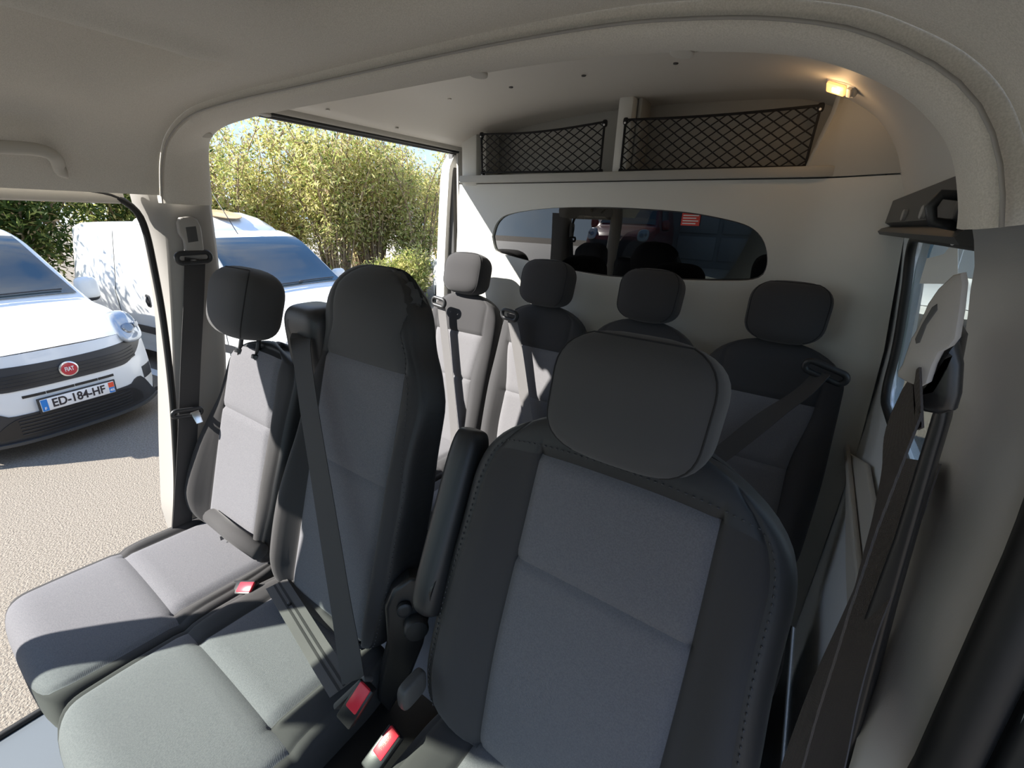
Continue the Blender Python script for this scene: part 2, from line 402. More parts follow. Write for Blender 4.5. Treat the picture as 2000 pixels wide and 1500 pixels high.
def holed(name, outer, inner, fn, m, parent=None, rings=10, N=96, ret=None, smooth=True):
    inn = resample(inner, N, True); cx, cy = inn.mean(0); ot = []
    O = [V(q) for q in outer]
    for q in inn:
        d = q-V(cx, cy); best = None
        for a, b in zip(O, O[1:]+O[:1]):
            den = d[0]*(b-a)[1]-d[1]*(b-a)[0]
            if abs(den) < 1e-9: continue
            w = a-V(cx, cy); t = (w[0]*(b-a)[1]-w[1]*(b-a)[0])/den; s = (w[0]*d[1]-w[1]*d[0])/den
            if t > 0 and -1e-6 <= s <= 1+1e-6 and (best is None or t < best): best = t
        ot.append(V(cx, cy)+d*best)
    for a in O:                                                   # keep the outer corners
        k = min(range(N), key=lambda i: np.linalg.norm(ot[i]-a)); ot[k] = a
    P = []
    for r in range(rings+1):
        t = r/rings; P.append([fn(*(ot[k]*(1-t)+inn[k]*t)) for k in range(N)])
    if ret is not None:
        for dv in ret: P.append([fn(*inn[k])+V(dv) for k in range(N)])
    return grid(name, P, m, parent, smooth, True, 40)

# ================================================================== THE PLACE: ground
gnd = struct(mesh('ground', [(-60, -40, 0), (40, -40, 0), (40, 60, 0), (-60, 60, 0)], [(0, 1, 2, 3)], 'asphalt'))

l0, l1 = Zp((285, 722), 0), Zp((345, 741), 0); ld_ = nrm(l1-l0); lw_ = nrm(np.cross(ld_, (0, 0, 1)))*.06; l0 = l0-ld_*1.5; l1 = l1+ld_*1.5
mesh('parking_line', [l0-lw_+V(0, 0, .004), l1-lw_+V(0, 0, .004), l1+lw_+V(0, 0, .004), l0+lw_+V(0, 0, .004)], [(0, 1, 2, 3)], 'white_print', gnd)

# ================================================================== the van's cabin
fl = struct(box('floor', (0, .55, .59), (1.86, 2.5, .06), 'floor_rubber', None, .01))
struct(tube('trim_1', [(-.935, y, .622) for y in np.linspace(-.7, .38, 8)], .012, 'rubber'))

AF = [(-.798, 2.055), (-.794, 2.07), (-.746, 2.148), (-.677, 2.202), (-.546, 2.239), (-.356, 2.250), (-.094, 2.2505), (.151, 2.2505), (.324, 2.249), (.454, 2.244), (.532, 2.236), (.6, 2.225), (.66, 2.209), (.697, 2.192), (.735, 2.169), (.763, 2.143), (.784, 2.11), (.799, 2.071), (.803, 2.055)]
AR = [(-.819, 2.055), (-.815, 2.07), (-.78, 2.187), (-.743, 2.222), (-.655, 2.247), (-.5, 2.257), (-.33, 2.26), (.02, 2.262), (.24, 2.263), (.4, 2.257), (.53, 2.244), (.612, 2.23), (.662, 2.213), (.71, 2.189), (.745, 2.161), (.775, 2.126), (.794, 2.08), (.80, 2.055)]
NA = 220
pf = spline(AF, NA); pr = spline(AR, NA)
def inward(P):
    R = []
    for i in range(len(P)):
        t = nrm(P[min(i+1, len(P)-1)]-P[max(i-1, 0)]); R.append(V(t[1], -t[0]))
    return np.array(R)
inf_, inr_ = inward(pf), inward(pr)
rows = []
for k, off, Y in ((0, -.022, .516), (0, -.008, .518), (0, .006, .522), (.12, .014, .534), (.4, .016, .57), (.7, .012, .608), (.92, .005, .636), (1, .0, .645), (1.0, -.008, .652), (1, -.03, .657), (1, -.3, .665)):
    b = pf*(1-k)+pr*k; n2 = inf_*(1-k)+inr_*k; q = b+n2*off
    if off < -.1:
        q = b.copy(); q[:, 1] += .16*np.clip((b[:, 1]-2.0)/.2, 0, 1); q[:, 0] *= 1.04
    rows.append([V(a[0], Y, a[1]) for a in q])
arch = struct(grid('trim_2', rows, 'headliner', None, True, angle=50))
tube('seam_shade', [V(q[0]+n_[0]*.004, .5165, q[1]+n_[1]*.004) for q, n_ in zip(pf, inf_)][::3], .0017, 'trim_grey', arch, 6)  # darker tube standing in for the shadow line in the arch seam
for p in ((935, 127), (1345, 65), (512, 206), (395, 240)):
    c = Yp(p, .60); i = int(np.argmin(np.linalg.norm((pf*.35+pr*.65)-V(c[0], c[2]), axis=1))); nn = V(inf_[i][0], -.12, inf_[i][1])
    b = (pf*.35+pr*.65)[i]+inf_[i]*.0135; o = disc('screw_cap', (b[0], .600, b[1]), nn, .0135, .003, 'trim_beige', arch)

# front headliner
XS = np.concatenate([pf[:, 0]]); YS = list(np.linspace(-.73, .517, 90)); rows = []
def sst(a, b, x): t = np.clip((x-a)/(b-a), 0, 1); return t*t*(3-2*t)
for Y in YS:
    R = []
    for i in range(2, NA-2):
        x, z = pf[i]-inf_[i]*.010; t = (.517-Y)
        z2 = z+.012*sst(0, .2, t)*sst(2.1, 2.24, z)
        step = -.014*math.exp(-((x+.150)/.035)**2)*sst(.44, .37, Y)+.085*sst(-.168, -.190, x)*sst(-.62, -.40, x)*sst(.44, .37, Y)      # shallow recess beside the middle of the roof
        hol = .085*math.exp(-((x-.25-.3*(.4-Y))/.12)**2-((Y-.375)/.06)**2)          # dished hollow in the headliner
        R.append(V(x, Y, z2+step+hol))
    rows.append(R)
ceil_ = struct(grid('ceiling', rows, 'headliner'))
# door headers under the headliner (both sides) and outer roof skin
for s in (-1, 1):
    struct(box('trim_3' if s < 0 else 'trim_4', (s*.865, -.02, 2.085), (.075, .94, .07), 'trim_beige', None, .012))
rows = []
for Y in np.linspace(-.75, 1.95, 10):
    R = []
    for a in np.linspace(-1, 1, 31):
        x = .93*a; R.append(V(x, Y, 2.40+.14*(1-abs(a)**5)))
    rows.append(R)
roofskin = struct(grid('roof_skin', rows, 'car_white'))

# rear ceiling
ZC = hermite([(-.93, 2.352), (-.80, 2.354), (-.70, 2.385), (-.58, 2.42), (-.3, 2.45), (0, 2.46), (.3, 2.45), (.52, 2.435), (.63, 2.40), (.72, 2.34), (.79, 2.25), (.835, 2.14), (.85, 2.10)])
xs = np.concatenate([np.linspace(-.9, .5, 40), np.linspace(.52, .845, 30)])
rc = struct(grid('ceiling_rear', [[V(x, y, ZC(x)) for x in xs] for y in np.linspace(.66, 1.92, 8)], 'ceiling_plastic'))
for p in ((998, 170), (1140, 147), (1320, 123), (878, 193), (775, 250), (640, 214), (1545, 100)):
    d = ray(p); k = 1.
    for _ in range(60):
        q = CAM+d*k; k += (ZC(float(np.clip(q[0], -.9, .84)))-q[2])/d[2]*.6 if d[2] > 0 else .0
    q = CAM+d*k; disc('rivet', q, (0, 0, -1), .007, .003, 'dark_grey_plastic' if p[0] > 900 else 'ceiling_plastic', rc, 12)
# sliding door header with its gaskets (left side)
hd = sempty('trim_5', (-.88, 1.2, 2.33))
grid('header_rail', [[V(-.845, y, 2.354), V(-.85, y, 2.340), V(-.87, y, 2.332), V(-.91, y, 2.332), V(-.93, y, 2.352), V(-.93, y, 2.40)] for y in np.linspace(.64, 1.9, 12)], 'trim_beige', hd)
tube('gasket', [(-.868, y, 2.336) for y in np.linspace(.64, 1.9, 12)], .009, 'rubber', hd)
tube('gasket', [(-.892, y, 2.330) for y in np.linspace(.64, 1.9, 12)], .007, 'dark_grey_plastic', hd)

# front passenger door opening gasket and left B pillar
sp = spline([Xp(p, -.835) for p in ((-160, 366), (0, 362), (120, 367), (200, 377), (240, 392), (268, 415), (284, 450), (298, 510), (318, 620), (335, 760), (343, 880), (345, 960), (341, 1040))], 90)
struct(tube('trim_6', sp, .0085, 'rubber', None, 10))
def Lz(px, X): q = [Xp(p, X) for p in px]; q = sorted([(a[2], a[1]) for a in q]); return hermite(q)
YF = Lz(((283, 395), (300, 440), (318, 540), (338, 700), (346, 880), (350, 1010)), -.845)
YI = Lz(((320, 396), (330, 455), (338, 540), (350, 700), (356, 880), (360, 1010)), -.815)
YR = Lz(((412, 390), (430, 526), (448, 700), (452, 900)), -.815)
rows = []
for z in np.linspace(2.085, .85, 40):
    yi, yr = YI(z), max(YR(z), YI(z)+.10); yf = min(YF(z), yi-.008)
    bx = -.815-.04*sst(2.0, 1.2, z)
    rows.append([V(bx-.085, yf-.012, z), V(bx-.03, yf, z), V(bx-.012, yi-.006, z), V(bx, yi+.006, z), V(bx+.006, yi+.03, z), V(bx+.006, yr-.03, z), V(bx, yr-.008, z), V(bx-.012, yr+.004, z), V(bx-.085, yr+.02, z)])
pilL = sempty('pillar_left', (-.83, .5, .85))
fz = len(rows)
grid('pillar_cover', [r[2:] for r in rows], 'trim_grey', pilL, True, angle=45)
grid('door_return', [r[:3] for r in rows], 'trim_grey', pilL, True, angle=45)
# right B pillar
AP = sorted([(q[2], q[1], q[0]) for q in (Xp(p, X) for p, X in (((1885, 405), .795), ((1892, 530), .80), ((1878, 640), .81), ((1848, 810), .825), ((1808, 950), .835), ((1738, 1180), .84), ((1650, 1500), .84)))])
YA = hermite([(a[0], a[1]) for a in AP]); XA = hermite([(a[0], a[2]) for a in AP])
YB = Lz(((2003, 1060), (1900, 1290), (1805, 1500)), .882)
YB0 = float(Xp((2003, 1060), .882)[2])
rows = []
for z in np.linspace(2.085, .85, 60):
    ya, xa = YA(z), XA(z); yb = YB(z) if z < YB0 else YB(YB0)+.3*(z-YB0)
    A = V(xa, ya, z); B = V(.882, yb, z); m1 = A*.66+B*.34+V(-.006, -.004, 0); m2 = A*.3+B*.7+V(-.004, -.004, 0)
    rows.append([V(xa+.10, ya+.05, z), V(xa+.03, ya+.012, z), A+V(.008, .008, 0), A+V(.002, -.006, 0), m1, m2, B+V(-.003, .003, 0), B, V(.915, yb+.012, z), V(.97, yb+.03, z)])
pilR = sempty('pillar_right', (.86, .45, .85))
grid('pillar_cover', rows, 'trim_grey', pilR, True, angle=60)
sl = [V(.893, (YB(z) if z < YB0 else YB(YB0)+.3*(z-YB0))-.002, z) for z in np.linspace(2.05, .8, 40)]
struct(tube('trim_7', sl, .02, 'rubber', None, 10))
struct(tube('trim_8', [q+V(.040, -.004, 0) for q in sl], .018, 'satin_black', None, 10))
blk = slab('belt_channel', [(1838, 690), (1822, 800), (1745, 1050), (1664, 1270), (1585, 1500), (1560, 1560), (1640, 1560), (1660, 1500), (1742, 1190), (1806, 965), (1846, 830), (1878, 660), (1866, 640)], (.790, .5, 1.7), (-.35, -1, 0), .03, 'black_plastic', pilR, .004)

# right rear side wall with its window
WX = hermite([(.5, .93), (1.0, .93), (1.4, .925), (1.7, .915), (1.9, .89), (2.06, .86), (2.2, .84)])
fnw = lambda y, z: V(WX(z), y, z)
wr = struct(holed('wall_right', [(.45, .62), (1.80, .62), (1.80, 2.18), (.45, 2.18)], [(a+1.0, b+1.83) for a, b in rrect(.94, .41, .07)], fnw, 'body_paint', None, 8, 120, [(.03, 0, 0)]))
win = sempty('window_1', (.9, 1.0, 1.62))
ol = [fnw(a+1.0, b+1.83)+V(-.002, 0, 0) for a, b in resample(rrect(.94, .41, .07), 120, True)]
tube('window_seal', ol, .010, 'rubber', win, 8, True)
inn = resample(rrect(.94, .41, .07), 60, True)
mesh('pane', [fnw(a+1.0, b+1.83)+V(.012, 0, 0) for a, b in inn], [tuple(range(60))], 'window_glass', win)
# wall trim below the window
struct(slab('trim_9', [(1650, 880), (1690, 905), (1720, 1090), (1690, 1400), (1660, 1420), (1650, 1100)], (.905, 1.2, 1.35), (-1, 0, 0), .012, 'shelf_grey', None, .006))
struct(box('trim_10', (.897, 1.28, 1.40), (.012, .9, .022), 'shelf_grey', None, .004))

# rail above the window with its studs and hook
rl = thing('grab_rail', (.83, 1.45, 2.04), 'dark grey overhead rail panel with round studs above the side window', 'rail')
grid('panel', [[V(.83, y, 2.128), V(.818, y, 2.122), V(.816, y, 2.066), V(.83, y, 2.058), V(.812, y, 2.052), V(.806, y, 2.044), V(.812, y, 2.036), V(.86, y, 2.034), V(.86, y, 2.13)] for y in np.linspace(.70, 1.72, 6)], 'dark_grey_plastic', rl, True, True, 35, True)
for p in ((1768, 420), (1806, 414)):
    disc('stud', Xp(p, .815), (-1, 0, 0), .011, .006, 'trim_grey', rl, 16)
q = Xp((1858, 405), .80)
disc('hook_plate', q+V(.012, 0, 0), (-1, 0, 0), .016, .008, 'satin_black', rl)
tube('hook', [q+V(.01, 0, .012), q+V(-.012, 0, .014), q+V(-.018, 0, 0), q+V(-.012, 0, -.016), q+V(.012, 0, -.02)], .006, 'satin_black', rl)

# partition: lower wall with the window opening
def yw(x, z): return 1.735-.02*sst(-.4, .3, x)-.10*sst(.62, .86, x)
WINDOW = [Yp(p, 1.72)[[0, 2]] for p in ((957, 462), (966, 435), (990, 418), (1060, 407), (1150, 404), (1230, 406), (1330, 413), (1400, 424), (1460, 440), (1487, 462), (1498, 490), (1498, 522), (1482, 543), (1440, 549), (1330, 547), (1180, 540), (1060, 518), (985, 499), (964, 490))]
WINS = spline(WINDOW+[WINDOW[0]], 120)[:-1]
fnp = lambda x, z: V(x, yw(x, z), z)
par = sempty('wall_back', (0, 1.72, .62))
holed('lower_panel', [(-.86, .64), (.93, .64), (.925, 1.40), (.905, 1.72), (.845, 2.186), (-.80, 2.186), (-.835, 1.75), (-.86, 1.4)], WINS, fnp, 'partition', par, 14, 140, [(0, .012, 0), (0, .03, 0)])
tube('window_seal', [fnp(*q)+V(0, .022, 0) for q in WINS], .004, 'dark_grey_plastic', par, 8, True)
ww = resample(WINS, 70, True)
gl = struct(mesh('window_2', [V(a, 1.748, b) for a, b in ww], [tuple(range(70))], 'partition_glass'))
# sticker on the glass
st = Yp((1349, 428), 1.742)
sk = mesh('sticker', [st+V(-.032, 0, .022), st+V(.032, 0, .022), st+V(.032, 0, -.022), st+V(-.032, 0, -.022)], [(0, 1, 2, 3)], 'red_sticker')
tag(sk, 'small red notice sticker on the partition glass', 'sticker')
for k in range(4):
    z0 = .014-.009*k; mesh('print_line', [st+V(-.027, -.001, z0), st+V(.027-.008*(k % 2), -.001, z0), st+V(.027-.008*(k % 2), -.001, z0-.0035), st+V(-.027, -.001, z0-.0035)], [(0, 1, 2, 3)], 'white_print', sk)
# upper part with two pockets
grid('shelf_lip', [[fnp(x, 2.19)+V(0, dy, dz) for x in np.linspace(-.80, .84, 50)] for dy, dz in ((.03, 0), (.006, 0), (0, .004), (-.001, .026), (.006, .033), (.03, .034))], 'partition', par, True, False, 50)
box('shelf_floor', (0, 1.80, 2.205), (1.54, .20, .03), 'shelf_grey', par, .003)
box('shelf_back', (0, 1.89, 2.33), (1.60, .02, .30), 'shelf_grey', par, .003)
box('post', (-.735, 1.795, 2.29), (.09, .14, .22), 'partition', par, .012)
box('post', (-.005, 1.795, 2.335), (.058, .16, .26), 'partition', par, .012)
box('post_rib', (.036, 1.80, 2.335), (.016, .10, .26), 'shelf_grey', par, .006)
box('post_rib', (-.665, 1.80, 2.30), (.022, .10, .22), 'shelf_grey', par, .006)
RB = [[V(x0, y0, z) for x0, y0 in ((.600+dx, 1.90), (.600+dx, 1.715), (.612+dx, 1.70), (.645, yw(.645, 0)-.004), (.68, yw(.68, 0)-.004), (.72, yw(.72, 0)-.004), (.76, yw(.76, 0)-.004), (.80, yw(.80, 0)-.004), (.84, yw(.84, 0)-.004), (.86, 1.75))] for z, dx in ((2.19, -.02), (2.25, -.005), (2.30, .008), (2.36, .022), (2.45, .03))]
grid('side_block', RB, 'shelf_grey', par, True, False, 50)
struct(box('wall_back_cargo', (0, 3.4, 1.5), (1.9, .05, 2.0), 'dark_grey_plastic', None, .01))
struct(box('ceiling_cargo', (0, 2.62, 2.50), (1.9, 1.6, .04), 'dark_grey_plastic', None, .01))
struct(box('floor_cargo', (0, 2.62, .58), (1.9, 1.6, .06), 'dark_grey_plastic', None, .01))
for s in (-1, 1): struct(box('wall_left_cargo' if s < 0 else 'wall_right_cargo', (s*.93, 2.62, 1.5), (.03, 1.6, 2.0), 'dark_grey_plastic', None, .006))
struct(box('door_jamb', (-.868, 1.83, 1.5), (.03, .06, 1.72), 'trim_beige', None, .02))

# cargo nets
def net(label, px, nx, ny, sag, seed):
    c = [Yp(p, 1.712) for p in px]                                # tl, tr, br, bl
    rnd = random.Random(seed)
    n = thing('cargo_net', (c[2]+c[3])/2, label, 'net', 'cargo nets over the rear seats')
    def P(u, v):
        t = c[0]*(1-u)+c[1]*u; b = c[3]*(1-u)+c[2]*u
        q = t*(1-v)+b*v; q = q+V(0, -.012*math.sin(math.pi*u)*math.sin(math.pi*v), -sag*math.sin(math.pi*u)*(1-v)); return q
    v, f = [], []
    for fam in (1, -1):
        for k in range(-ny*2, nx*2+ny*2):
            pts = []
            for i in range(ny*4+1):
                y = i/(ny*4); x = (k+.5+fam*y*ny*1.0)/nx
                if 0 <= x <= 1:
                    wob = .12*math.sin(y*ny*math.pi*2)/nx*0
                    pts.append(P(x+wob+.0015*rnd.uniform(-1, 1), y)+V(0, .0015*fam, 0))
            if len(pts) > 1:
                a, b = tube_vf(pts, .0021, 5, False, len(v)); v += a; f += b
    mesh('netting', v, f, 'net_cord', n, True)
    ring = [P(u, 0) for u in np.linspace(0, 1, 24)]+[P(1, v_) for v_ in np.linspace(0, 1, 10)[1:]]+[P(u, 1) for u in np.linspace(1, 0, 24)[1:]]+[P(0, v_) for v_ in np.linspace(1, 0, 10)[1:-1]]
    tube('border_cord', ring, .0042, 'net_cord', n, 6, True)
    for q in (P(0, 0), P(1, 0), P(0, 1), P(1, 1)):
        s = superell('hook', q+V(0, .004, -.004), (.009, 0, 0), (0, .008, 0), (0, 0, .012), .6, .6, 'net_cord', n, 12, 8)
        disc('hook_stud', q+V(.0, -.003, -.010), (0, -1, 0), .0035, .003, 'white_print', s, 10)
net('smaller black cargo net left of the middle post on the partition', ((940, 262), (1181, 238), (1172, 334), (942, 337)), 12, 5, .012, 1)
net('wider black cargo net right of the middle post beside the lamp', ((1222, 234), (1604, 206), (1572, 325), (1212, 333)), 13, 5, .006, 2)

# courtesy lamp
lc = Yp((1641, 172), 1.57); ln = nrm((-.55, -.45, -.75)); lx = nrm(np.cross(ln, (0, 0, 1))); ly = np.cross(ln, lx)
lax = nrm(Yp((1664, 190), 1.55)-Yp((1618, 160), 1.59)); lax = nrm(lax-ln*np.dot(lax, ln)); lay = np.cross(ln, lax)
lp = thing('courtesy_lamp', lc, 'small lit courtesy lamp with amber glow beside the right cargo net', 'lamp')
R = frame(lax, lay)
box('housing', lc-ln*.006, (.080, .040, .016), 'lamp_white', lp, .005, R)
box('lens', lc+ln*.004-lax*.008, (.052, .030, .010), 'lens_warm', lp, .004, R)
box('bulb', lc+ln*.009-lax*.004, (.022, .014, .004), 'bulb', lp, .0015, R)
box('switch', lc+ln*.004+lax*.029, (.012, .026, .008), 'lamp_white', lp, .002, R)
ld = bpy.data.lights.new('lamp_glow', 'POINT'); ld.energy = .14; ld.color = (1, .62, .3); ld.shadow_soft_size = .015
lo = bpy.data.objects.new('glow', ld); COL.objects.link(lo); lo.parent = lp; lo.location = Vector(ln*.03)

# grab handle
gp = spline([Xp(p, -.715) for p in ((-140, 330), (-110, 300), (-60, 287), (20, 288), (80, 294), (108, 308), (128, 332), (142, 336))], 50)
rows = []
for i, q in enumerate(gp):
    t = nrm(gp[min(i+1, 49)]-gp[max(i-1, 0)]); s = nrm(np.cross(t, (1, 0, 0))); k = 1-.0*i
    ox = -.045*max(sst(10, 0, i), sst(40, 49, i))
    rows.append([q+V(ox, 0, 0)+V(1, 0, 0)*.011*math.cos(a)+s*.013*math.sin(a) for a in np.linspace(0, 2*math.pi, 14, endpoint=False)])
gh = grid('grab_handle', rows, 'trim_beige', ceil_, True, True, None, True); gh['label'] = 'beige curved grab handle over the open passenger door'

# windscreen, its frame and the dashboard (ahead of the camera, lighting and mirrored)
wsf = sempty('window_3', (0, -1.2, 1.35))
grid('pane', [[V((.925*(1-t)+.80*t)*u, (-1.35+.74*u*u)*(1-t)+(-.75+.55*u*u)*t, 1.33+.06*(1-u*u)+(2.17-1.33)*t) for u in np.linspace(-1, 1, 21)] for t in np.linspace(0, 1, 8)], 'windscreen_glass', wsf)
for s in (-1, 1): tube('a_pillar', spline([(s*.94, -.66, 1.26), (s*.905, -.45, 1.50), (s*.85, -.35, 1.72), (s*.80, -.27, 1.98), (s*.78, -.2, 2.12), (s*.76, -.1, 2.18)], 24), .05, 'trim_beige', wsf, 12)
db = thing('dashboard', (0, -.95, .62), 'dark moulded dashboard below the windscreen', 'dashboard')
prof = [(-1.45, .8), (-1.42, 1.30), (-1.1, 1.38), (-.75, 1.40), (-.62, 1.30), (-.60, 1.05), (-.72, .85)]
grid('body', [[V(x, y-.10*(abs(x)/.85)**3, z) for y, z in prof] for x in np.linspace(-.86, .86, 20)], 'satin_black', db, True, True, 40, True)

# ================================================================== SEATS
ES = nrm((0, .3, 1)); EN = nrm((0, -1, .3)); EX = V(1, 0, 0)
def stitch(parent, pts, m='thread', r=.0011, dash=.011, name='stitching'):
    P = resample(pts, max(6, int(sum(np.linalg.norm(b-a) for a, b in zip(pts, pts[1:]))/dash*2))); v, f = [], []
    for i in range(0, len(P)-1, 2):
        a, b = tube_vf([P[i], P[i]*.3+P[i+1]*.7], r, 4, False, len(v)); v += a; f += b
    return mesh(name, v, f, m, parent, True)
def headrest(parent, c, w, h, d, m, es=ES, en=EN, posts=.022, piping=True, top=.5, taper=.0):
    O = V(c)-es*h/2
    res, info = pad({'f': ('headrest', m)}, parent, O, EX, es, en, h, lambda s: w*(1+taper*(s/h-.5)), h*.42, h*.36, d*.5, d*.5, p=5.5, ne=2.7, cls=lambda a, s: 'f', nc=16, crown=lambda a, s: .012*(1-a*a))
    hr = res['f']
    if piping:
        VF = info['VF']; n = len(VF); k = 4
        lp = [VF[i][k] for i in range(3, n-3)]+[VF[n-4][j] for j in range(k+1, len(VF[0])-k)]+[VF[i][-1-k] for i in range(n-4, 2, -1)]
        tube('piping', [q+en*.0004 for q in lp], .0016, 'seam_thread', hr, 5)
    if posts:
        for s in (-1, 1):
            b = V(c)+EX*s*w*.45-es*(h/2+.055)-en*posts
            tube('headrest_post', [b, b+es*.09], .006, 'satin_black', parent, 10)
            disc('post_collar', b+es*.012, es, .014, .008, 'black_plastic', parent, 14)
    return hr
def cushion(parent, c, w, L, cw, zt, seam, m_p, m_d, yr=.47, rim=.02, front_full=True, slope=.05, tb=.12, ccen=None, frt=.07, bol=.012):
    es = nrm((0, -1, slope)); en = nrm((0, slope, 1)); O = V(c, yr, zt-.055)
    bw = hermite([(0, w*.93), (.12, w), (L*.7, w), (L, w*.97)])
    P = {'p': ('cushion_panel', m_p), 'f': ('cushion_front_panel', m_p), 'l': ('cushion_bolster', m_d), 'r': ('cushion_bolster', m_d), 'b': ('cushion_body', m_d)}
    def cls(sec, s):
        if sec in ('back', 'rimL', 'rimR'): return 'b'
        if s > seam: return 'f' if (sec == 'C' or front_full) else ('l' if sec == 'L' else 'r')
        return {'C': 'p', 'L': 'l', 'R': 'r'}[sec]
    return pad(P, parent, O, -EX, es, en, L, bw, frt, .05, .05, tb, c=lambda s: cw, rowseams=(seam,), p=5, ne=3.4, bol=lambda s: bol*float(sst(seam+.02, seam-.06, s)), colg=lambda s: float(sst(seam+.01, seam-.01, s)), cls=cls, rim=rim, rowcols='all', groove=.008, gsig=.008, ccen=ccen,
               crown=lambda a, s: .010*(1-a**2))

# ---- driver seat
dx = .505
ds = thing('car_seat', (dx, .2, .62), 'large dark grey driver seat nearest the camera with raised armrest', 'seat')
O = V(dx-.008, .40, 1.10)-EN*.05
pd = {'lo': ('backrest_panel', 'fabric_grey'), 'up': ('backrest_panel', 'fabric_grey'), 'l': ('bolster', 'fabric_dark'), 'r': ('bolster', 'fabric_dark'), 'b': ('backrest_shell', 'vinyl')}
def cls_d(sec, s, s1=.405, s2=.600):
    if sec in ('back', 'rimL', 'rimR') or s > s2: return 'b'
    if sec == 'C': return 'lo' if s < s1 else 'up'
    return 'l' if sec == 'L' else 'r'
res, info = pad(pd, ds, O, EX, ES, EN, .715, hermite([(0, .25), (.06, .275), (.13, .284), (.27, .280), (.42, .270), (.55, .268), (.72, .262)]), .20, .07, .05, .07,
    c=lambda s: .147+.004*math.sin(s*6), rowseams=(.405, .600), bol=hermite([(0, .02), (.15, .045), (.35, .04), (.5, .018), (.6, .0), (.7, 0)]), cls=cls_d, rim=.034, bow=.045, crown=lambda a, s: .012*(1-a*a)*math.exp(-((s-.22)/.15)**2), p=4.2, nc=20, no=18, rowcols='c', ccen=lambda s: .014, colg=lambda s: float(sst(.615, .60, s)))
VF, J, S = info['VF'], info['J'], info['S']
k2 = int(np.argmin(abs(S-.600)))
loop = [VF[i][J[0]-1] for i in range(8, k2+1)]+[VF[k2+1][j] for j in range(J[0], J[3]+1)]+[VF[i][J[3]+1] for i in range(k2, 8, -1)]
stitch(res['b'], [q+EN*.0012 for q in loop])
headrest(ds, V(dx+.004, .590, 1.803), .121, .196, .115, 'headrest_fabric', taper=.06, posts=.065)
cushion(ds, dx, .262, .50, .155, 1.105, .26, 'fabric_grey', 'fabric_dark', yr=.50)
box('seat_base', (dx, .22, .82), (.46, .44, .40), 'black_plastic', ds, .03)
a0, a1 = Bp((917, 846), .555), Bp((838, 1205), .50); ax = nrm(a1-a0)
ar = superell('armrest', (a0+a1)/2+V(-.004, .02, 0), V(.034, 0, 0), nrm(np.cross(ax, (1, 0, 0)))*.052, ax*(np.linalg.norm(a1-a0)/2), .35, .7, 'satin_black', ds, 32, 32, taper=lambda x, y, z: (x*(1+.0*z), y*(1+.25*z), z))
disc('armrest_pivot', a1+V(.0, .03, .06), (-1, 0, 0), .04, .03, 'black_plastic', ds)
# buckle beside the driver cushion
def buckle(parent_name, c, up, face, label, txt=True):
    up = nrm(up); face = nrm(face); R = frame(np.cross(up, face), up)
    b = thing(parent_name, V(c)-up*.05, label, 'buckle', 'seat belt buckles')
    box('buckle_body', c, (.036, .075, .020), 'black_plastic', b, .004, R)
    bt = box('release_button', V(c)+face*.0085+up*.012, (.026, .048, .008), 'red_button', b, .003, R)
    if txt: text('button_lettering', 'PRESS', .010, V(c)+face*.0128+up*.012, up, -np.cross(up, face), 'red_sticker', bt, .0003)
    return b

# ---- front passenger seat
pxs = thing('car_seat', (-.59, .2, .62), 'sunlit front passenger seat with separate black headrest by the open door', 'seat')
O = V(-.60, .40, 1.10)-EN*.05
SHP = hermite([(0, -.012), (.1, -.012), (.25, .005), (.42, .03), (.63, .05)])
res, info = pad(pd, pxs, O, EX, ES, EN, .635, hermite([(0, .225), (.08, .24), (.16, .243), (.3, .222), (.45, .192), (.63, .185)]), .10, .07, .05, .06,
    c=lambda s: .135, rowseams=(.405, .615), bol=hermite([(0, .02), (.12, .05), (.25, .04), (.45, .012), (.6, 0)]), cls=lambda a, s: cls_d(a, s, .405, .598), rim=.014, bow=.02, p=4.2, shift=SHP, ccen=lambda s: .015-SHP(s), ne=2.8, colg=lambda s: float(sst(.61, .598, s)))
headrest(pxs, V(-.612, .595, 1.800), .105, .200, .125, 'headrest_fabric', taper=.12)
cushion(pxs, -.605, .225, .51, .165, 1.10, .265, 'fabric_grey', 'fabric_dark', yr=.47, rim=.024)
box('seat_base', (-.60, .20, .82), (.38, .42, .38), 'black_plastic', pxs, .03)
q0, q1 = Bp((418, 1012), .50), Bp((508, 1078), .49)
tube('back_cover_roll', [q0+V(-.02, 0, 0), (q0+q1)/2+V(0, -.004, 0), q1], .022, 'fabric_dark', pxs, 12)
ribbon('cover_strap', [Zp(p, 1.125) for p in ((430, 1052), (455, 1040), (480, 1030))], (0, .3, 1), .014, 'webbing_light', pxs)

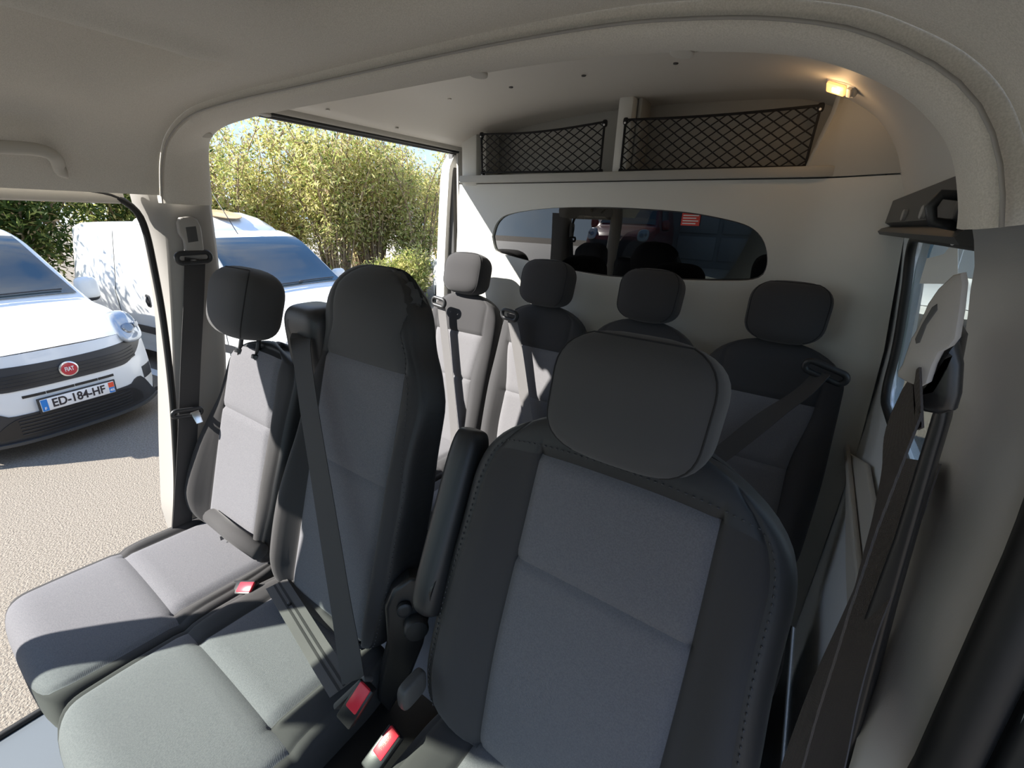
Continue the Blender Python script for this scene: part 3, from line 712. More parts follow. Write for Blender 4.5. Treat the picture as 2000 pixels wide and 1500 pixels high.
# ---- middle seat
ms = thing('car_seat', (-.13, .2, .62), 'tall middle seat with built-in headrest and belt tower', 'seat')
O = V(-.12, .40, 1.10)-EN*.05
pm = dict(pd); pm['h'] = ('head_panel', 'headrest_fabric'); pm['s'] = ('head_side', 'vinyl')
SH = hermite([(0, -.005), (.12, -.01), (.25, -.01), (.45, .004), (.60, .004), (.66, -.004), (.75, -.024), (.88, -.042)])
WM = hermite([(0, .185), (.1, .215), (.22, .222), (.36, .212), (.48, .198), (.58, .196), (.66, .180), (.72, .160), (.78, .152), (.88, .146)])
def cls_m(sec, s):
    if sec in ('back', 'rimL', 'rimR'): return 'b'
    if s > .660: return 'h' if sec in ('C', 'L') else 's'
    if sec == 'C': return 'lo' if s < .405 else 'up'
    return 'l' if sec == 'L' else 'r'
res, info = pad(pm, ms, O, EX, ES, EN, .885, WM, .14, .07, .05, .07, c=hermite([(0, .138), (.6, .138), (.68, .132), (.75, .105), (.80, .108), (.885, .12)]), rowseams=(.405, .660), cls=cls_m, rim=.012,
    bol=hermite([(0, .02), (.12, .05), (.3, .045), (.5, .03), (.62, .006), (.7, 0), (.88, 0)]), crown=lambda a, s: .03*math.exp(-((s-.80)/.10)**2)*(1-a*a), shift=SH, ccen=lambda s: -SH(s)+(-.0), p=4, ne=2.3, groove=.005)
VF, J, S = info['VF'], info['J'], info['S']; k0 = int(np.argmin(abs(S-.45))); k1 = int(np.argmin(abs(S-.84)))
stitch(res['s'], [VF[i][J[3]+2]+EN*.0012 for i in range(4, k0)]+[VF[i][J[3]-2-int(10*min(1, (i-k0)/12))]+EN*.0012 for i in range(k0, k1)])
cushion(ms, -.145, .242, .51, .153, 1.10, .265, 'fabric_grey', 'fabric_dark', yr=.47, rim=.024)
box('seat_base', (-.075, .22, .82), (.60, .52, .38), 'black_plastic', ms, .03)
tube('back_cover_roll', [V(-.30, .425, 1.125), V(-.2, .42, 1.12), V(-.1, .42, 1.12), V(0, .425, 1.12)], .022, 'fabric_dark', ms, 12)
# belt tower beside the headrest
tcn = Yp((590, 645), .60)
tw = superell('belt_tower', tcn+V(.018, .035, -.03), V(.072, 0, 0), V(0, .062, 0), V(0, 0, .095), .5, .45, 'satin_black', ms, 36, 28, taper=lambda x, y, z: (x*(1+.12*z), y, z))
slab('belt_slot', [(556, 630), (562, 622), (572, 630), (586, 640), (598, 646), (608, 640), (616, 648), (612, 662), (590, 668), (566, 655)], Yp((588, 645), .580), (.15, -1, .1), .012, 'rubber', tw, .002)
# hinge mechanism between middle seat and driver seat
hm = slab('hinge_bracket', [(752, 1190), (768, 1155), (800, 1130), (835, 1128), (845, 1180), (828, 1260), (800, 1330), (760, 1395), (738, 1370), (745, 1320), (758, 1270)], (.125, .42, 1.15), (1, -.75, .2), .04, 'black_plastic', ms, .008)
disc('hinge_bolt', Pl((790, 1190), (.13, .415, 1.15), (1, -.75, .2)), (1, -.75, .2), .016, .008, 'satin_black', hm)
disc('hinge_cap', Pl((812, 1222), (.13, .415, 1.15), (1, -.75, .2)), (1, -.75, .2), .026, .02, 'satin_black', hm)
# seat lever
lv = superell('recline_lever', Bp((805, 1345), .44), (.012, 0, 0), (0, .03, 0), (0, 0, .028), .5, .5, 'dark_grey_plastic', ds, 16, 12)

# ---- rear row
RES = nrm((0, .25, 1)); REN = nrm((0, -1, .25))
def rear_seat(cx, label, wsc=1.):
    r = thing('car_seat', (cx, 1.4, .62), label, 'seat', 'row of four rear seats')
    O = V(cx, 1.50-.5*.25, 1.0)-REN*.045
    P = {'lo': ('backrest_panel', 'fabric_rear'), 'up': ('backrest_panel', 'fabric_rear'), 'l': ('bolster', 'fabric_rear_dark'), 'r': ('bolster', 'fabric_rear_dark'), 'y': ('backrest_yoke', 'fabric_rear_dark'), 'b': ('backrest_shell', 'fabric_rear_dark')}
    def cl(sec, s):
        if sec == 'back': return 'b'
        if s > .560: return 'y'
        return ('lo' if s < .35 else 'up') if sec == 'C' else 'l' if sec == 'L' else 'r'
    pad(P, r, O, EX, RES, REN, .745, hermite([(0, .19), (.1, .208), (.3, .210), (.5, .203), (.62, .197), (.745, .185)]), .12, .06, .045, .07, c=hermite([(0, .10), (.2, .118), (.35, .112), (.56, .138), (.75, .14)]), rowseams=(.35, .560), cls=cl,
        bol=hermite([(0, .02), (.15, .035), (.35, .03), (.52, .008), (.6, 0)]), p=4, ne=2.1, nc=12, no=10, groove=.006)
    headrest(r, V(cx+.003, 1.585, 1.800), .110, .190, .105, 'fabric_rear_dark', RES, REN, False, True, taper=.05)
    cushion(r, cx, .205, .46, .13, 1.03, .24, 'fabric_rear', 'fabric_rear_dark', yr=1.42, rim=.012, front_full=False)
    box('seat_base', (cx, 1.22, .80), (.34, .36, .34), 'black_plastic', r, .02)
    return r
RC = [-.632, -.208, .216, .642]
for cx, lb in zip(RC, ('rear seat beside the open sliding door, fully sunlit, belt over it', 'second rear seat from the sliding door, half sunlit with shadow across', 'shaded rear seat behind the middle of the cabin without visible belt', 'shaded rear seat in the corner by the right side window')):
    rear_seat(cx, lb)

# ================================================================== BELTS
def ring(name, c, ex, ey, w, h, r, m, parent, rad=None):
    ex = nrm(ex); ey = nrm(V(ey)-ex*np.dot(ex, ey)); c = V(c)
    return tube(name, [c+ex*a+ey*b for a, b in rrect(w, h, rad or h*.48, 8)], r, m, parent, 10, True)
def Rp(p, off=0.): return Bp(p, 1.50-off, .25)
for (gx, pts, lab) in (((857, 590), ((862, 600), (868, 650), (876, 720), (884, 800), (888, 870), (878, 900)), 'pale grey seat belt hanging on the rear seat by the sliding door'),
                       ((995, 615), ((1001, 625), (1012, 690), (1022, 760), (1032, 830), (1040, 900)), 'pale grey seat belt hanging on the half sunlit second rear seat')):
    g = Rp(gx, .065); b = thing('rear_seat_belt', g, lab, 'seat belt', 'rear seat belts')
    ring('belt_guide', g, (1, 0, -.12), (0, .1, 1), .074, .034, .0085, 'satin_black', b)
    P = [Rp(p, .050-.012*math.sin(math.pi*i/(len(pts)-1))) for i, p in enumerate(pts)]
    ribbon('webbing', spline([g+V(.008, .004, .004)]+P, 40), EX, .047, 'webbing_light', b)
g = Rp((1612, 727), .075); b = thing('rear_seat_belt', g, 'dark seat belt slanting across the corner rear seat', 'seat belt', 'rear seat belts')
gd = nrm(Rp((1640, 738), .075)-Rp((1580, 712), .075))
ring('belt_guide', g, gd, (0, -.1, 1), .105, .032, .009, 'satin_black', b)
ribbon('webbing', spline([Rp((1606, 728), .072), Rp((1570, 765), .09), Rp((1500, 815), .09), Rp((1430, 870), .075), Rp((1360, 925), .06)], 30), [nrm((.75, 0, .75))]*30, .055, 'webbing', b)

# left pillar belt
b = thing('front_passenger_belt', Xp((375, 490), -.80), 'black seat belt running down the left door pillar', 'seat belt')
slab('height_adjuster', [(347, 435), (352, 425), (372, 422), (386, 428), (394, 445), (400, 492), (394, 499), (372, 500), (364, 495), (360, 470), (350, 455)], Xp((375, 460), -.782), (1, -.1, 0), .022, 'trim_grey', b, .006)
slab('adjuster_button', [(363, 444), (383, 442), (388, 471), (368, 474)], Xp((375, 460), -.7805), (1, -.1, 0), .004, 'dark_grey_plastic', b, .0015)
c = Xp((379, 503), -.785); e1 = nrm(Xp((408, 500), -.785)-Xp((348, 504), -.785))
ring('belt_guide', c, e1, (0, 0, 1), .085, .026, .007, 'satin_black', b)
ribbon('webbing', spline([Xp(p, -.793+.0*k) for k, p in enumerate(((381, 505), (378, 600), (373, 700), (369, 800), (364, 900), (357, 1010), (352, 1060)))], 30), (0, 1, 0), .052, 'webbing', b)
c = Xp((366, 806), -.775); e1 = nrm(Xp((392, 798), -.775)-Xp((342, 805), -.775))
tg = ring('belt_tongue', c, e1, (.1, 0, 1), .075, .020, .006, 'satin_black', b)
slab('tongue_blade', [(372, 806), (388, 800), (397, 824), (384, 828)], Xp((380, 815), -.765), (1, -.3, .4), .003, 'chrome', tg, .001)

# middle seat belt
b = thing('middle_seat_belt', Bp((690, 1360), .42), 'wide grey diagonal seat belt fastened across the middle seat', 'seat belt')
P = [Bp(p, y) for p, y in (((592, 652), .505), ((588, 676), .475), ((604, 800), .455), ((630, 960), .44), ((654, 1110), .425), ((672, 1220), .415), ((690, 1330), .40))]
wd = nrm(V(.9, .1, -.12))
ribbon('shoulder_webbing', spline(P, 50), wd, .050, 'webbing', b)
L = [Zp(p, z) for p, z in (((540, 1140), 1.150), ((580, 1205), 1.150), ((620, 1270), 1.145), ((668, 1345), 1.150))]
wd2 = nrm(Zp((560, 1120), 1.15)-Zp((520, 1150), 1.15))
lap = ribbon('lap_webbing', spline(L, 30), wd2, .050, 'webbing_light', b)
for k in (-.006, .006):
    ribbon('stripe', [q+wd2*k+V(0, 0, .0012) for q in spline(L, 30)], wd2, .005, 'webbing', lap, .0006)
disc('stop_button', Zp((565, 1179), 1.153), (0, -.2, 1), .005, .004, 'black_plastic', lap, 12)
tgc = Bp((690, 1352), .395); td = nrm(Bp((712, 1318), .40)-Bp((655, 1372), .38))
box('belt_tongue', tgc, (.095, .022, .012), 'dark_grey_plastic', b, .004, frame(td, nrm((0, -.6, 1))))
fd = nrm(V(-.2, -.75, .8))
buckle('belt_buckle', Bp((697, 1372), .385), nrm(Bp((715, 1345), .40)-Bp((685, 1392), .38)), nrm((.25, -.7, .7)), 'red seat belt buckle fastened at the middle seat', False)
buckle('belt_buckle', Zp((748, 1466), 1.12), nrm(Zp((768, 1440), 1.13)-Zp((725, 1500), 1.10)), nrm((.1, -.35, 1)), 'bright red empty buckle beside the driver cushion', True)
buckle('belt_buckle', Zp((476, 1149), 1.10), nrm((.9, .35, .25)), nrm((.2, -.4, .9)), 'pinkish red buckle between the two passenger cushions', False)

# driver belt on the right pillar
b = thing('driver_seat_belt', Xp((1810, 780), .775), 'brown grey driver seat belt hanging from the right door pillar', 'seat belt')
PN = nrm((-.40, -1, 0)); P0 = Xp((1830, 650), .770)
cv = slab('height_adjuster', [(1350+x/2.727, 400+y/2.727) for x, y in ((1440, 362), (1450, 420), (1435, 560), (1410, 715), (1375, 760), (1320, 790), (1285, 860), (1255, 955), (1215, 975), (1150, 950), (1095, 918), (1092, 895), (1120, 850), (1165, 715), (1200, 660), (1255, 530), (1310, 450), (1390, 375))], P0, PN, .016, 'trim_grey', b, .003, 2)
slab('adjuster_recess', [(1350+x/2.727, 400+y/2.727) for x, y in ((1310, 525), (1312, 560), (1255, 640), (1218, 735), (1195, 742), (1190, 715), (1225, 640), (1280, 545))], P0+PN*.0006, PN, .003, 'dark_grey_plastic', cv, .001)
gq = [(1350+x/2.727, 400+y/2.727) for x, y in ((1400, 740), (1340, 770), (1300, 820), (1280, 900), (1240, 960), (1180, 975), (1140, 1010), (1200, 1030), (1180, 1070), (1230, 1110), (1310, 1125), (1390, 1105), (1415, 1020), (1425, 860))]
slab('belt_guide', gq, P0-PN*.012, PN, .022, 'black_plastic', b, .007, 3)
P = [Xp((1800, 775), .772), Xp((1772, 800), .770), Xp((1745, 900), .768), Xp((1708, 1030), .768), Xp((1672, 1150), .766), Xp((1640, 1240), .766), Xp((1590, 1370), .766), Xp((1548, 1500), .766), Xp((1520, 1600), .766)]
P = spline(P, 60)
tw_ = [nrm(V(.1, -1, -.0)*(1-t)+V(1, -.35, 0)*t) if 0 else nrm(V(math.cos(a), -math.sin(a), 0)) for a in np.radians(np.interp(np.linspace(0, 1, 60), [0, .1, .3, .45, .7, 1], [80, 84, 96, 100, 90, 80]))]
ribbon('webbing', P, tw_, .047, 'webbing_brown', b)
ribbon('lower_webbing', spline([Xp((1800, 900), .822), Xp((1732, 1090), .815), Xp((1678, 1230), .81), Xp((1635, 1370), .805), Xp((1598, 1520), .80)], 20), nrm((.34, -.94, 0)), .047, 'webbing_brown', b)

# hanging card by the side window
hc = thing('hanging_card', Xp((1850, 520), .86), 'pale tag card hanging on a string at the right side window', 'card')
slab('card', [(1350+x/2.727, 400+y/2.727) for x, y in ((1255, 285), (1290, 278), (1345, 262), (1375, 225), (1420, 215), (1420, 400), (1385, 422), (1215, 420))], Xp((1830, 520), .858), (-.6, -1, 0), .0015, 'white_card', hc, 0)
tube('string', spline([Xp(p, .85) for p in ((1868, 446), (1860, 462), (1858, 478), (1868, 474))], 14), .0009, 'white_print', hc, 5)

# ================================================================== OUTSIDE: vehicles
def vehicle(name, C0, hd, label, L=4.45, paint='car_white', z0=0., sc=1., wid=.84, panel_van=True, detail=True, group=None):
    hd = nrm((*hd, 0)); lf = V(-hd[1], hd[0], 0); C0 = V(C0[0], C0[1], z0)
    r = thing(name, C0-hd*L*.5*sc, label, 'van' if panel_van else 'car', group)
    ZT = hermite([(0, .90), (.12, .965), (.5, 1.055), (.95, 1.12), (1.05, 1.17), (1.72, 1.70), (2.05, 1.79), (2.8, 1.83), (L-.5, 1.82), (L-.12, 1.76), (L, 1.60)])
    WB = hermite([(0, wid*.955), (.3, wid*.985), (.7, wid), (L-.5, wid), (L-.1, wid*.96), (L, wid*.9)])
    lean = lambda z: .05*((z-.5)/.4)**2
    bow = lambda u: .30*min(u, 1)**3.2
    def W2(x, a, z): return C0+sc*(-hd*a+lf*x+V(0, 0, z))
    def section(a):
        zt, wb = ZT(a), WB(a); up = sst(1.1, 1.7, zt); zb = min(1.02, zt-.14); we = wb*(.94-.12*up); ze = zt-.075
        o = [(wb*.93, .22), (wb*.985, .34)]
        o += [(wb*(1-.012*((z-.62)/.4)**2), z) for z in np.linspace(.42, zb, 7)]
        o += [(wb*.985*(1-t)+we*t, zb*(1-t)+ze*t) for t in np.linspace(0, 1, 7)[1:]]
        for t in np.linspace(0, 1, 5)[1:]: o.append(((1-t)**2*we+2*t*(1-t)*(we-.01)+t*t*(we-.11), (1-t)**2*ze+2*t*(1-t)*(zt-.015)+t*t*(zt-.012)))
        o += [((we-.11)*(1-t), zt-.012*(1-t)**2) for t in np.linspace(0, 1, 8)[1:]]
        return o
    A = sorted(set(list(np.round(np.concatenate([np.linspace(0, .3, 7), np.linspace(.3, 2.2, 26), np.linspace(2.2, L, 16)]), 4))))
    rows = []
    for a in A:
        s = section(a); k = max(0, 1-a/.75)
        f = lambda x, z: W2(x, a+k*(bow(abs(x)/(wid*.955))+lean(z) if True else 0), z)
        rows.append([f(x, z) for x, z in s]+[f(-x, z) for x, z in s[::-1][1:]])
    body = grid('body', rows, paint, r, True, False, 32)
    # fascia
    s0 = section(0); side = [q for q in s0 if True]; fr = []
    for (x, z) in s0[:20]:
        fr.append([W2(x*u, bow(abs(x*u)/(wid*.955))+lean(z), z) for u in np.linspace(-1, 1, 41)])
    fr.append([W2(s0[20][0]*u, bow(abs(s0[20][0]*u)/(wid*.955))+lean(s0[20][1]), .888) for u in np.linspace(-1, 1, 41)])
    grid('front_panel', fr, paint, r, True, False, 40)
    sr = section(L); mesh('rear_panel', [W2(x, L, z) for x, z in sr]+[W2(-x, L, z) for x, z in sr[::-1][1:]], [tuple(range(len(sr)*2-1))], paint, r)
    def Fp(x, z, off=0): return W2(x, bow(abs(x)/(wid*.955))+lean(z)-off, z)
    def strip(nm, xs, lo, hi, off, m, par=r, nz=5, th=.012):
        P = []
        for t in np.linspace(0, 1, nz): P.append([Fp(x, lo(x)*(1-t)+hi(x)*t, off) for x in xs])
        v = [q for R in P for q in R]; n = len(v); nc = len(xs); v += [q+hd*(-th*sc) for q in v]
        f = gridfaces(nz, nc)+[tuple(n+i for i in q) for q in gridfaces(nz, nc)]
        bd = [j for j in range(nc)]+[(i+1)*nc-1 for i in range(1, nz)]+[(nz-1)*nc+j for j in range(nc-2, -1, -1)]+[i*nc for i in range(nz-2, 0, -1)]
        f += [(bd[i], bd[(i+1) % len(bd)], n+bd[(i+1) % len(bd)], n+bd[i]) for i in range(len(bd))]
        return mesh(nm, v, f, m, par, True, 30)
    cst = lambda c: (lambda x: c)
    # glass
    def topsec(a, u, off):
        s = section(a); zt = ZT(a); we = WB(a)*(.94-.12*sst(1.1, 1.7, zt)); x = (we-.075)*u; return W2(x, a-off*.7, zt-.012*abs(u)**6+off*.7)
    ws = [[topsec(a, u, .012) for u in np.linspace(-1, 1, 17)] for a in np.linspace(1.06, 1.74, 10)]
    wg = grid('windscreen', ws, 'car_glass', r)
    if detail:
        tube('wiper', [topsec(1.09, u, .03) for u in np.linspace(-.75, .15, 8)], .008*sc, 'car_black', r, 6)
        tube('wiper', [topsec(1.10, u, .03) for u in np.linspace(.1, .85, 8)], .008*sc, 'car_black', r, 6)
    def sidepatch(nm, sgn, a0, a1, t0, t1, off, m, n=8, par=r, slope=0.):
        P = []
        for t in np.linspace(t0, t1, 6):
            R = []
            for k in range(n+1):
                al = a0+(a1-a0)*k/n+slope*(t-t0); zt, wb = ZT(al), WB(al); up = sst(1.1, 1.7, zt); zb = min(1.02, zt-.14); we = wb*(.94-.12*up); ze = zt-.075
                if t < 0: x, z = wb*(1-.012*(((.62+.4*(1+t))-.62)/.4)**2)+0, zb+(t)*(zb-.42)
                else: x, z = wb*.985*(1-t)+we*t, zb*(1-t)+ze*t
                R.append(W2(sgn*(x+off), al, z))
            P.append(R)
        return grid(nm, P, m, par, True)
    for sg in (-1, 1):
        sidepatch('side_window', sg, 1.50, 2.45, .05, .90, .008, 'car_glass', slope=.32)
        sidepatch('rub_strip', sg, .95, L-.75, -.86, -.70, .012, 'car_black', 14)
        for al in ((1.25, 2.55, 3.45) if detail else ()):
            pth = []
            for t in np.linspace(-.95, .98, 24):
                zt, wb = ZT(al), WB(al); up = sst(1.1, 1.7, zt); zb = min(1.02, zt-.14); we = wb*(.94-.12*up); ze = zt-.075
                x, z = (wb, zb+t*(zb-.42)) if t < 0 else (wb*.985*(1-t)+we*t, zb*(1-t)+ze*t); pth.append(W2(sg*(x+.001), al, z))
            tube('door_gap', pth, .004*sc, 'car_black', r, 5)
        for al in ((2.38, 2.72) if detail else ()):
            c = W2(sg*(WB(al)*.985+.004), al, .93)
            superell('handle_recess', c, hd*.062*sc, lf*.008*sc, V(0, 0, .085)*sc, .6, .6, 'car_black', r, 16, 10)
            tube('door_handle', [c+lf*sg*.014*sc+V(0, 0, .06)*sc, c+lf*sg*.026*sc, c+lf*sg*.014*sc-V(0, 0, .06)*sc], .011*sc, 'car_black', r, 8)
        mcn = W2(sg*(wid+.09), 1.33, 1.17)
        mr = superell('mirror', mcn, lf*.10*sc, hd*.06*sc, V(0, 0, .12)*sc, .55, .6, paint, r, 20, 14)
        superell('mirror_base', mcn-V(0, 0, .07)*sc-hd*.012*sc, lf*.092*sc, hd*.06*sc, V(0, 0, .075)*sc, .6, .6, 'car_black', mr, 16, 10)
        for al in (.78, L-.95):
            wc = W2(sg*(wid-.09), al, .30); P = []
            for rr, xx in ((.0, .02), (.19, .03), (.2, .07), (.27, .09), (.305, .06), (.31, -.06), (.27, -.1), (0, -.1)):
                P.append([wc+lf*sg*xx*sc+(rr*sc)*(math.cos(t)*hd+math.sin(t)*V(0, 0, 1)) for t in np.linspace(0, 2*math.pi, 24, endpoint=False)])
            wh = grid('wheel', P, 'tyre', r, True, True, 40)
            P = [[wc+lf*sg*(.075+dx_)*sc+(rr*sc)*(math.cos(t)*hd+math.sin(t)*V(0, 0, 1)) for t in np.linspace(0, 2*math.pi, 24, endpoint=False)] for rr, dx_ in ((.2, -.01), (.18, .0), (.06, .012), (.01, .012))]
            grid('hub', P, 'steel', wh, True, True, 40)
            P = [[wc+lf*sg*.085*sc+(rr*sc)*(math.cos(t)*hd+math.sin(t)*V(0, 0, 1)) for t in np.linspace(-.5, math.pi+.5, 24)] for rr in (.32, .39)]
            grid('arch', P, 'car_black', r)
    # lamps
    for sg in (-1, 1):
        hc_ = W2(sg*.585*wid/.79, .225, .93)
        hl = superell('headlamp', hc_, lf*.125*sc-hd*.05*sg*sc, hd*.085*sc, V(0, 0, .14)*sc-hd*.09*sc, .7, .55, 'lamp_glass', r, 24, 16)
        disc('lamp_bowl', hc_+hd*.104*sc-lf*sg*.02*sc, hd+V(0, 0, .3), .05*sc, .014*sc, 'lamp_inner', hl, 16)
        disc('lamp_bowl', hc_+hd*.062*sc+lf*sg*.07*sc+V(0, 0, .02), hd+lf*sg*.6+V(0, 0, .2), .032*sc, .012*sc, 'lamp_inner', hl, 14)
    # grille, bumper
    gx = np.linspace(-.70, .70, 41)
    gr = strip('grille_surround', gx, lambda x: .61+.16*max(0, (abs(x)-.40)/.30)**1.6, lambda x: .795+.035*(abs(x)/.7)**2, .006, 'car_black')
    for k in range(4):
        z = .637+.028*k; strip('grille_slot', np.linspace(-.56, .56, 29), lambda x: z+.05*max(0, (abs(x)-.40)/.3)**1.6, lambda x: z+.017+.05*max(0, (abs(x)-.4)/.3)**1.6, .012, 'car_grille', gr, 2, .004)
    for a, b in ((-.33, -.19), (-.185, .0), (.005, .17), (.175, .30)):
        strip('bumper_slit', np.linspace(a, b, 8), cst(.538), cst(.560), .004, 'car_grille', r, 2, .006)
    bp = strip('lower_bumper', np.linspace(-.79, .79, 41), cst(.17), lambda x: .405 if abs(x) < .42 else (.405+.045*sst(.42, .50, abs(x)))*(1-.52*sst(.53, .74, abs(x))), .012, 'car_black', r, 5, .02)
    strip('intake', np.linspace(-.52, .52, 31), cst(.215), lambda x: .385-.10*max(0, (abs(x)-.36)/.16)**2, .020, 'car_grille', bp, 3, .006)
    for k in range(5):
        strip('intake_slat', np.linspace(-.40, .40, 21), cst(.232+.03*k), cst(.240+.03*k), .028, 'car_black', bp, 2, .008)
    strip('skirt', np.linspace(-.74, .74, 31), cst(.150), cst(.178), .040, 'dark_grey_plastic', bp, 2, .03)
    for sg in (-1, 1):
        xs = np.linspace(.60, .74, 6)*sg; fg = strip('fog_pocket', xs, cst(.40), cst(.52), .006, 'car_black', r, 3)
    return r, dict(Fp=Fp, strip=strip, hd=hd, lf=lf, W2=W2, ZT=ZT, topsec=topsec, body=body, wg=wg, sidepatch=sidepatch)

r, I = vehicle('parked_van', (-4.47, .815), (.980, .199), 'white parked van facing us with red round badge and number plate', wid=.79)
Fp, hd, lf = I['Fp'], I['hd'], I['lf']
bc = Fp(0, .703, .012); bn = nrm(hd+V(0, 0, .06)); tx = -(-lf); up = V(0, 0, 1)
bd = disc('badge', bc, bn, .066, .014, 'chrome', r, 32, .3)
disc('badge_field', bc+bn*.008, bn, .054, .010, 'fiat_red', bd, 32, .1)
text('badge_lettering', 'FIAT', .052, bc+bn*.0195, lf, up, 'plate_white', bd, .001, .001, .62)
pc = Fp(0, .455, .030); pn = nrm(hd+V(0, 0, -.10)); pu = nrm(up-pn*np.dot(up, pn)); px_ = np.cross(pu, pn)
R = frame(px_, pu)
bk = box('plate_holder', pc-pn*.004, (.55, .135, .014), 'car_black', r, .006, R)
pt = box('number_plate', pc+pn*.004, (.52, .11, .006), 'plate_white', r, .004, R)
sb = pn*.0078
box('blue_band', pc+sb-px_*.236, (.042, .102, .001), 'plate_blue', pt, 0, R)
box('region_band', pc+sb+px_*.236-pu*.025, (.042, .05, .001), 'plate_blue', pt, 0, R)
box('region_emblem', pc+sb+px_*.236+pu*.026, (.042, .048, .001), 'plate_orange', pt, 0, R)
text('plate_lettering', 'ED-184-HF', .105, pc+sb+pn*.0006-px_*.002, px_, pu, 'print_dark', pt, .0008, .0026, .78)
text('country_letter', 'F', .034, pc+sb+pn*.0008-px_*.236-pu*.03, px_, pu, 'plate_white', pt, .0006, .0006)
text('region_number', '48', .036, pc+sb+pn*.0008+px_*.236-pu*.026, px_, pu, 'plate_white', pt, .0006, .0006)

r2, I2 = vehicle('refrigerated_van', (-3.5, 3.17), (math.cos(math.radians(8)), math.sin(math.radians(8))), 'white refrigerated van with roof cooling pod parked behind the badge van', L=4.75)
W2 = I2['W2']
rows = []
for a, h, w in ((1.98, .0, .50), (2.05, .05, .52), (2.25, .13, .55), (2.6, .17, .56), (3.0, .16, .55), (3.25, .08, .5), (3.3, 0, .48)):
    zb = I2['ZT'](a)-.01; rows.append([W2(x, a, zb+dz) for x, dz in ((-w-.06, 0), (-w-.02, h*.6), (-w+.08, h), (0, h*1.06), (w-.08, h), (w+.02, h*.6), (w+.06, 0))])
pod = grid('cooling_pod', rows, 'car_white', r2, True, False, 35, False)
for a in (2.5, 2.62, 2.74):
    disc('pod_vent', W2(-.575, a, I2['ZT'](a)+.085), -I2['lf']+V(0, 0, .35), .022, .004, 'car_black', pod, 14)
cB = W2(.05, 2.3, I2['ZT'](2.3)+.155); disc('pod_fan', cB, V(0, 0, 1)+I2['hd']*.25, .2, .008, 'yellow_paint' if 0 else 'leaf_tan', pod, 24)
tube('antenna', [W2(-.1, 1.85, 1.74), W2(-.1, 2.2, 2.2)], .005, 'car_black', r2, 6)
for x in (-.38, .38):
    superell('front_seat_top', W2(x, 1.75, 1.25), (.0, .22, 0), (.07, 0, 0), (0, 0, .22), .5, .6, 'car_grille', r2, 16, 10)

vehicle('distant_van', (-7.1, 8.6), (-1, .05), 'white van end glimpsed beyond the sliding door in dappled shade', L=4.4, detail=False)
vehicle('lot_van', (2.35, 8.3), (-.08, -1), 'white van with dark grille seen through the right side window', L=4.9, sc=1.18, detail=False)

# the van's own sliding door, pushed back along its side
sdz = thing('sliding_door', (-1.0, 2.4, .55), 'white open sliding door of the van slid back along its side', 'door')
dout = [(a+2.37, b+1.40) for a, b in rrect(1.15, 1.90, .10)]; dwin = [(a+2.37, b+1.80) for a, b in rrect(.86, .60, .12)]
dX = hermite([(.3, -1.03), (1.2, -1.04), (1.7, -1.025), (2.0, -1.0), (2.4, -.955)])
for off, nm in ((0., 'outer_skin'), (.055, 'inner_panel')):
    holed(nm, dout, dwin, lambda y, z: V(dX(z)+off, y, z), 'car_white', sdz, 6, 96)
do = resample(dout, 96, True); grid('door_edge', [[V(dX(z)+o, y, z) for y, z in do] for o in (0, .055)], 'car_white', sdz, True, True)
dw = resample(dwin, 60, True)
tube('window_seal', [V(dX(z)+.03, y, z) for y, z in dw], .03, 'rubber', sdz, 8, True)
mesh('pane', [V(dX(z)+.02, y, z) for y, z in dw], [tuple(range(60))], 'window_glass', sdz)
box('latch', (-.965, 1.83, 1.45), (.03, .05, .10), 'dark_grey_plastic', sdz, .006)
box('roller', (-.96, 1.84, 2.05), (.02, .04, .14), 'dark_grey_plastic', sdz, .006)

# ahead of the van (seen mirrored in the partition glass)
struct(box('raised_lot', (-4, -11.5, .4), (22, 11, .8), 'concrete', None, .02))
r3, I3 = vehicle('red_car', (-3.45, -7.0), (.12, 1), 'dark red car mirrored in the partition glass', L=3.9, paint='red_paint', z0=.8, panel_van=False, detail=False)
pc3 = I3['Fp'](0, .47, .03); R3 = frame(-I3['lf'] if 0 else I3['lf'], V(0, 0, 1))
box('number_plate', pc3, (.52, .11, .01), 'plate_white', r3, .003, R3)
bl = thing('garage', (-1.2, -10.5, .8), 'grey building with panelled roller door mirrored in the partition glass', 'building')
box('wall', (-1.2, -11.0, 2.7), (4.6, .3, 3.8), 'door_grey', bl, .02)
for i in range(3):
    for j in range(4): box('door_panel', (-2.4+1.2*i, -10.83, 1.35+.75*j), (1.08, .06, .66), 'door_grey', bl, .02)
rk = thing('yellow_rack', (-9.3, -7.5, .8), 'yellow metal rack mirrored at the left of the partition glass', 'rack')
for x in (-10.2, -9.3, -8.4): tube('upright', [(x, -7.5, .8), (x, -7.5, 3.2)], .05, 'yellow_paint', rk)
for z in (1.3, 1.9, 2.5): box('shelf', (-9.3, -7.5, z), (2.0, .5, .08), 'yellow_paint', rk, .01)

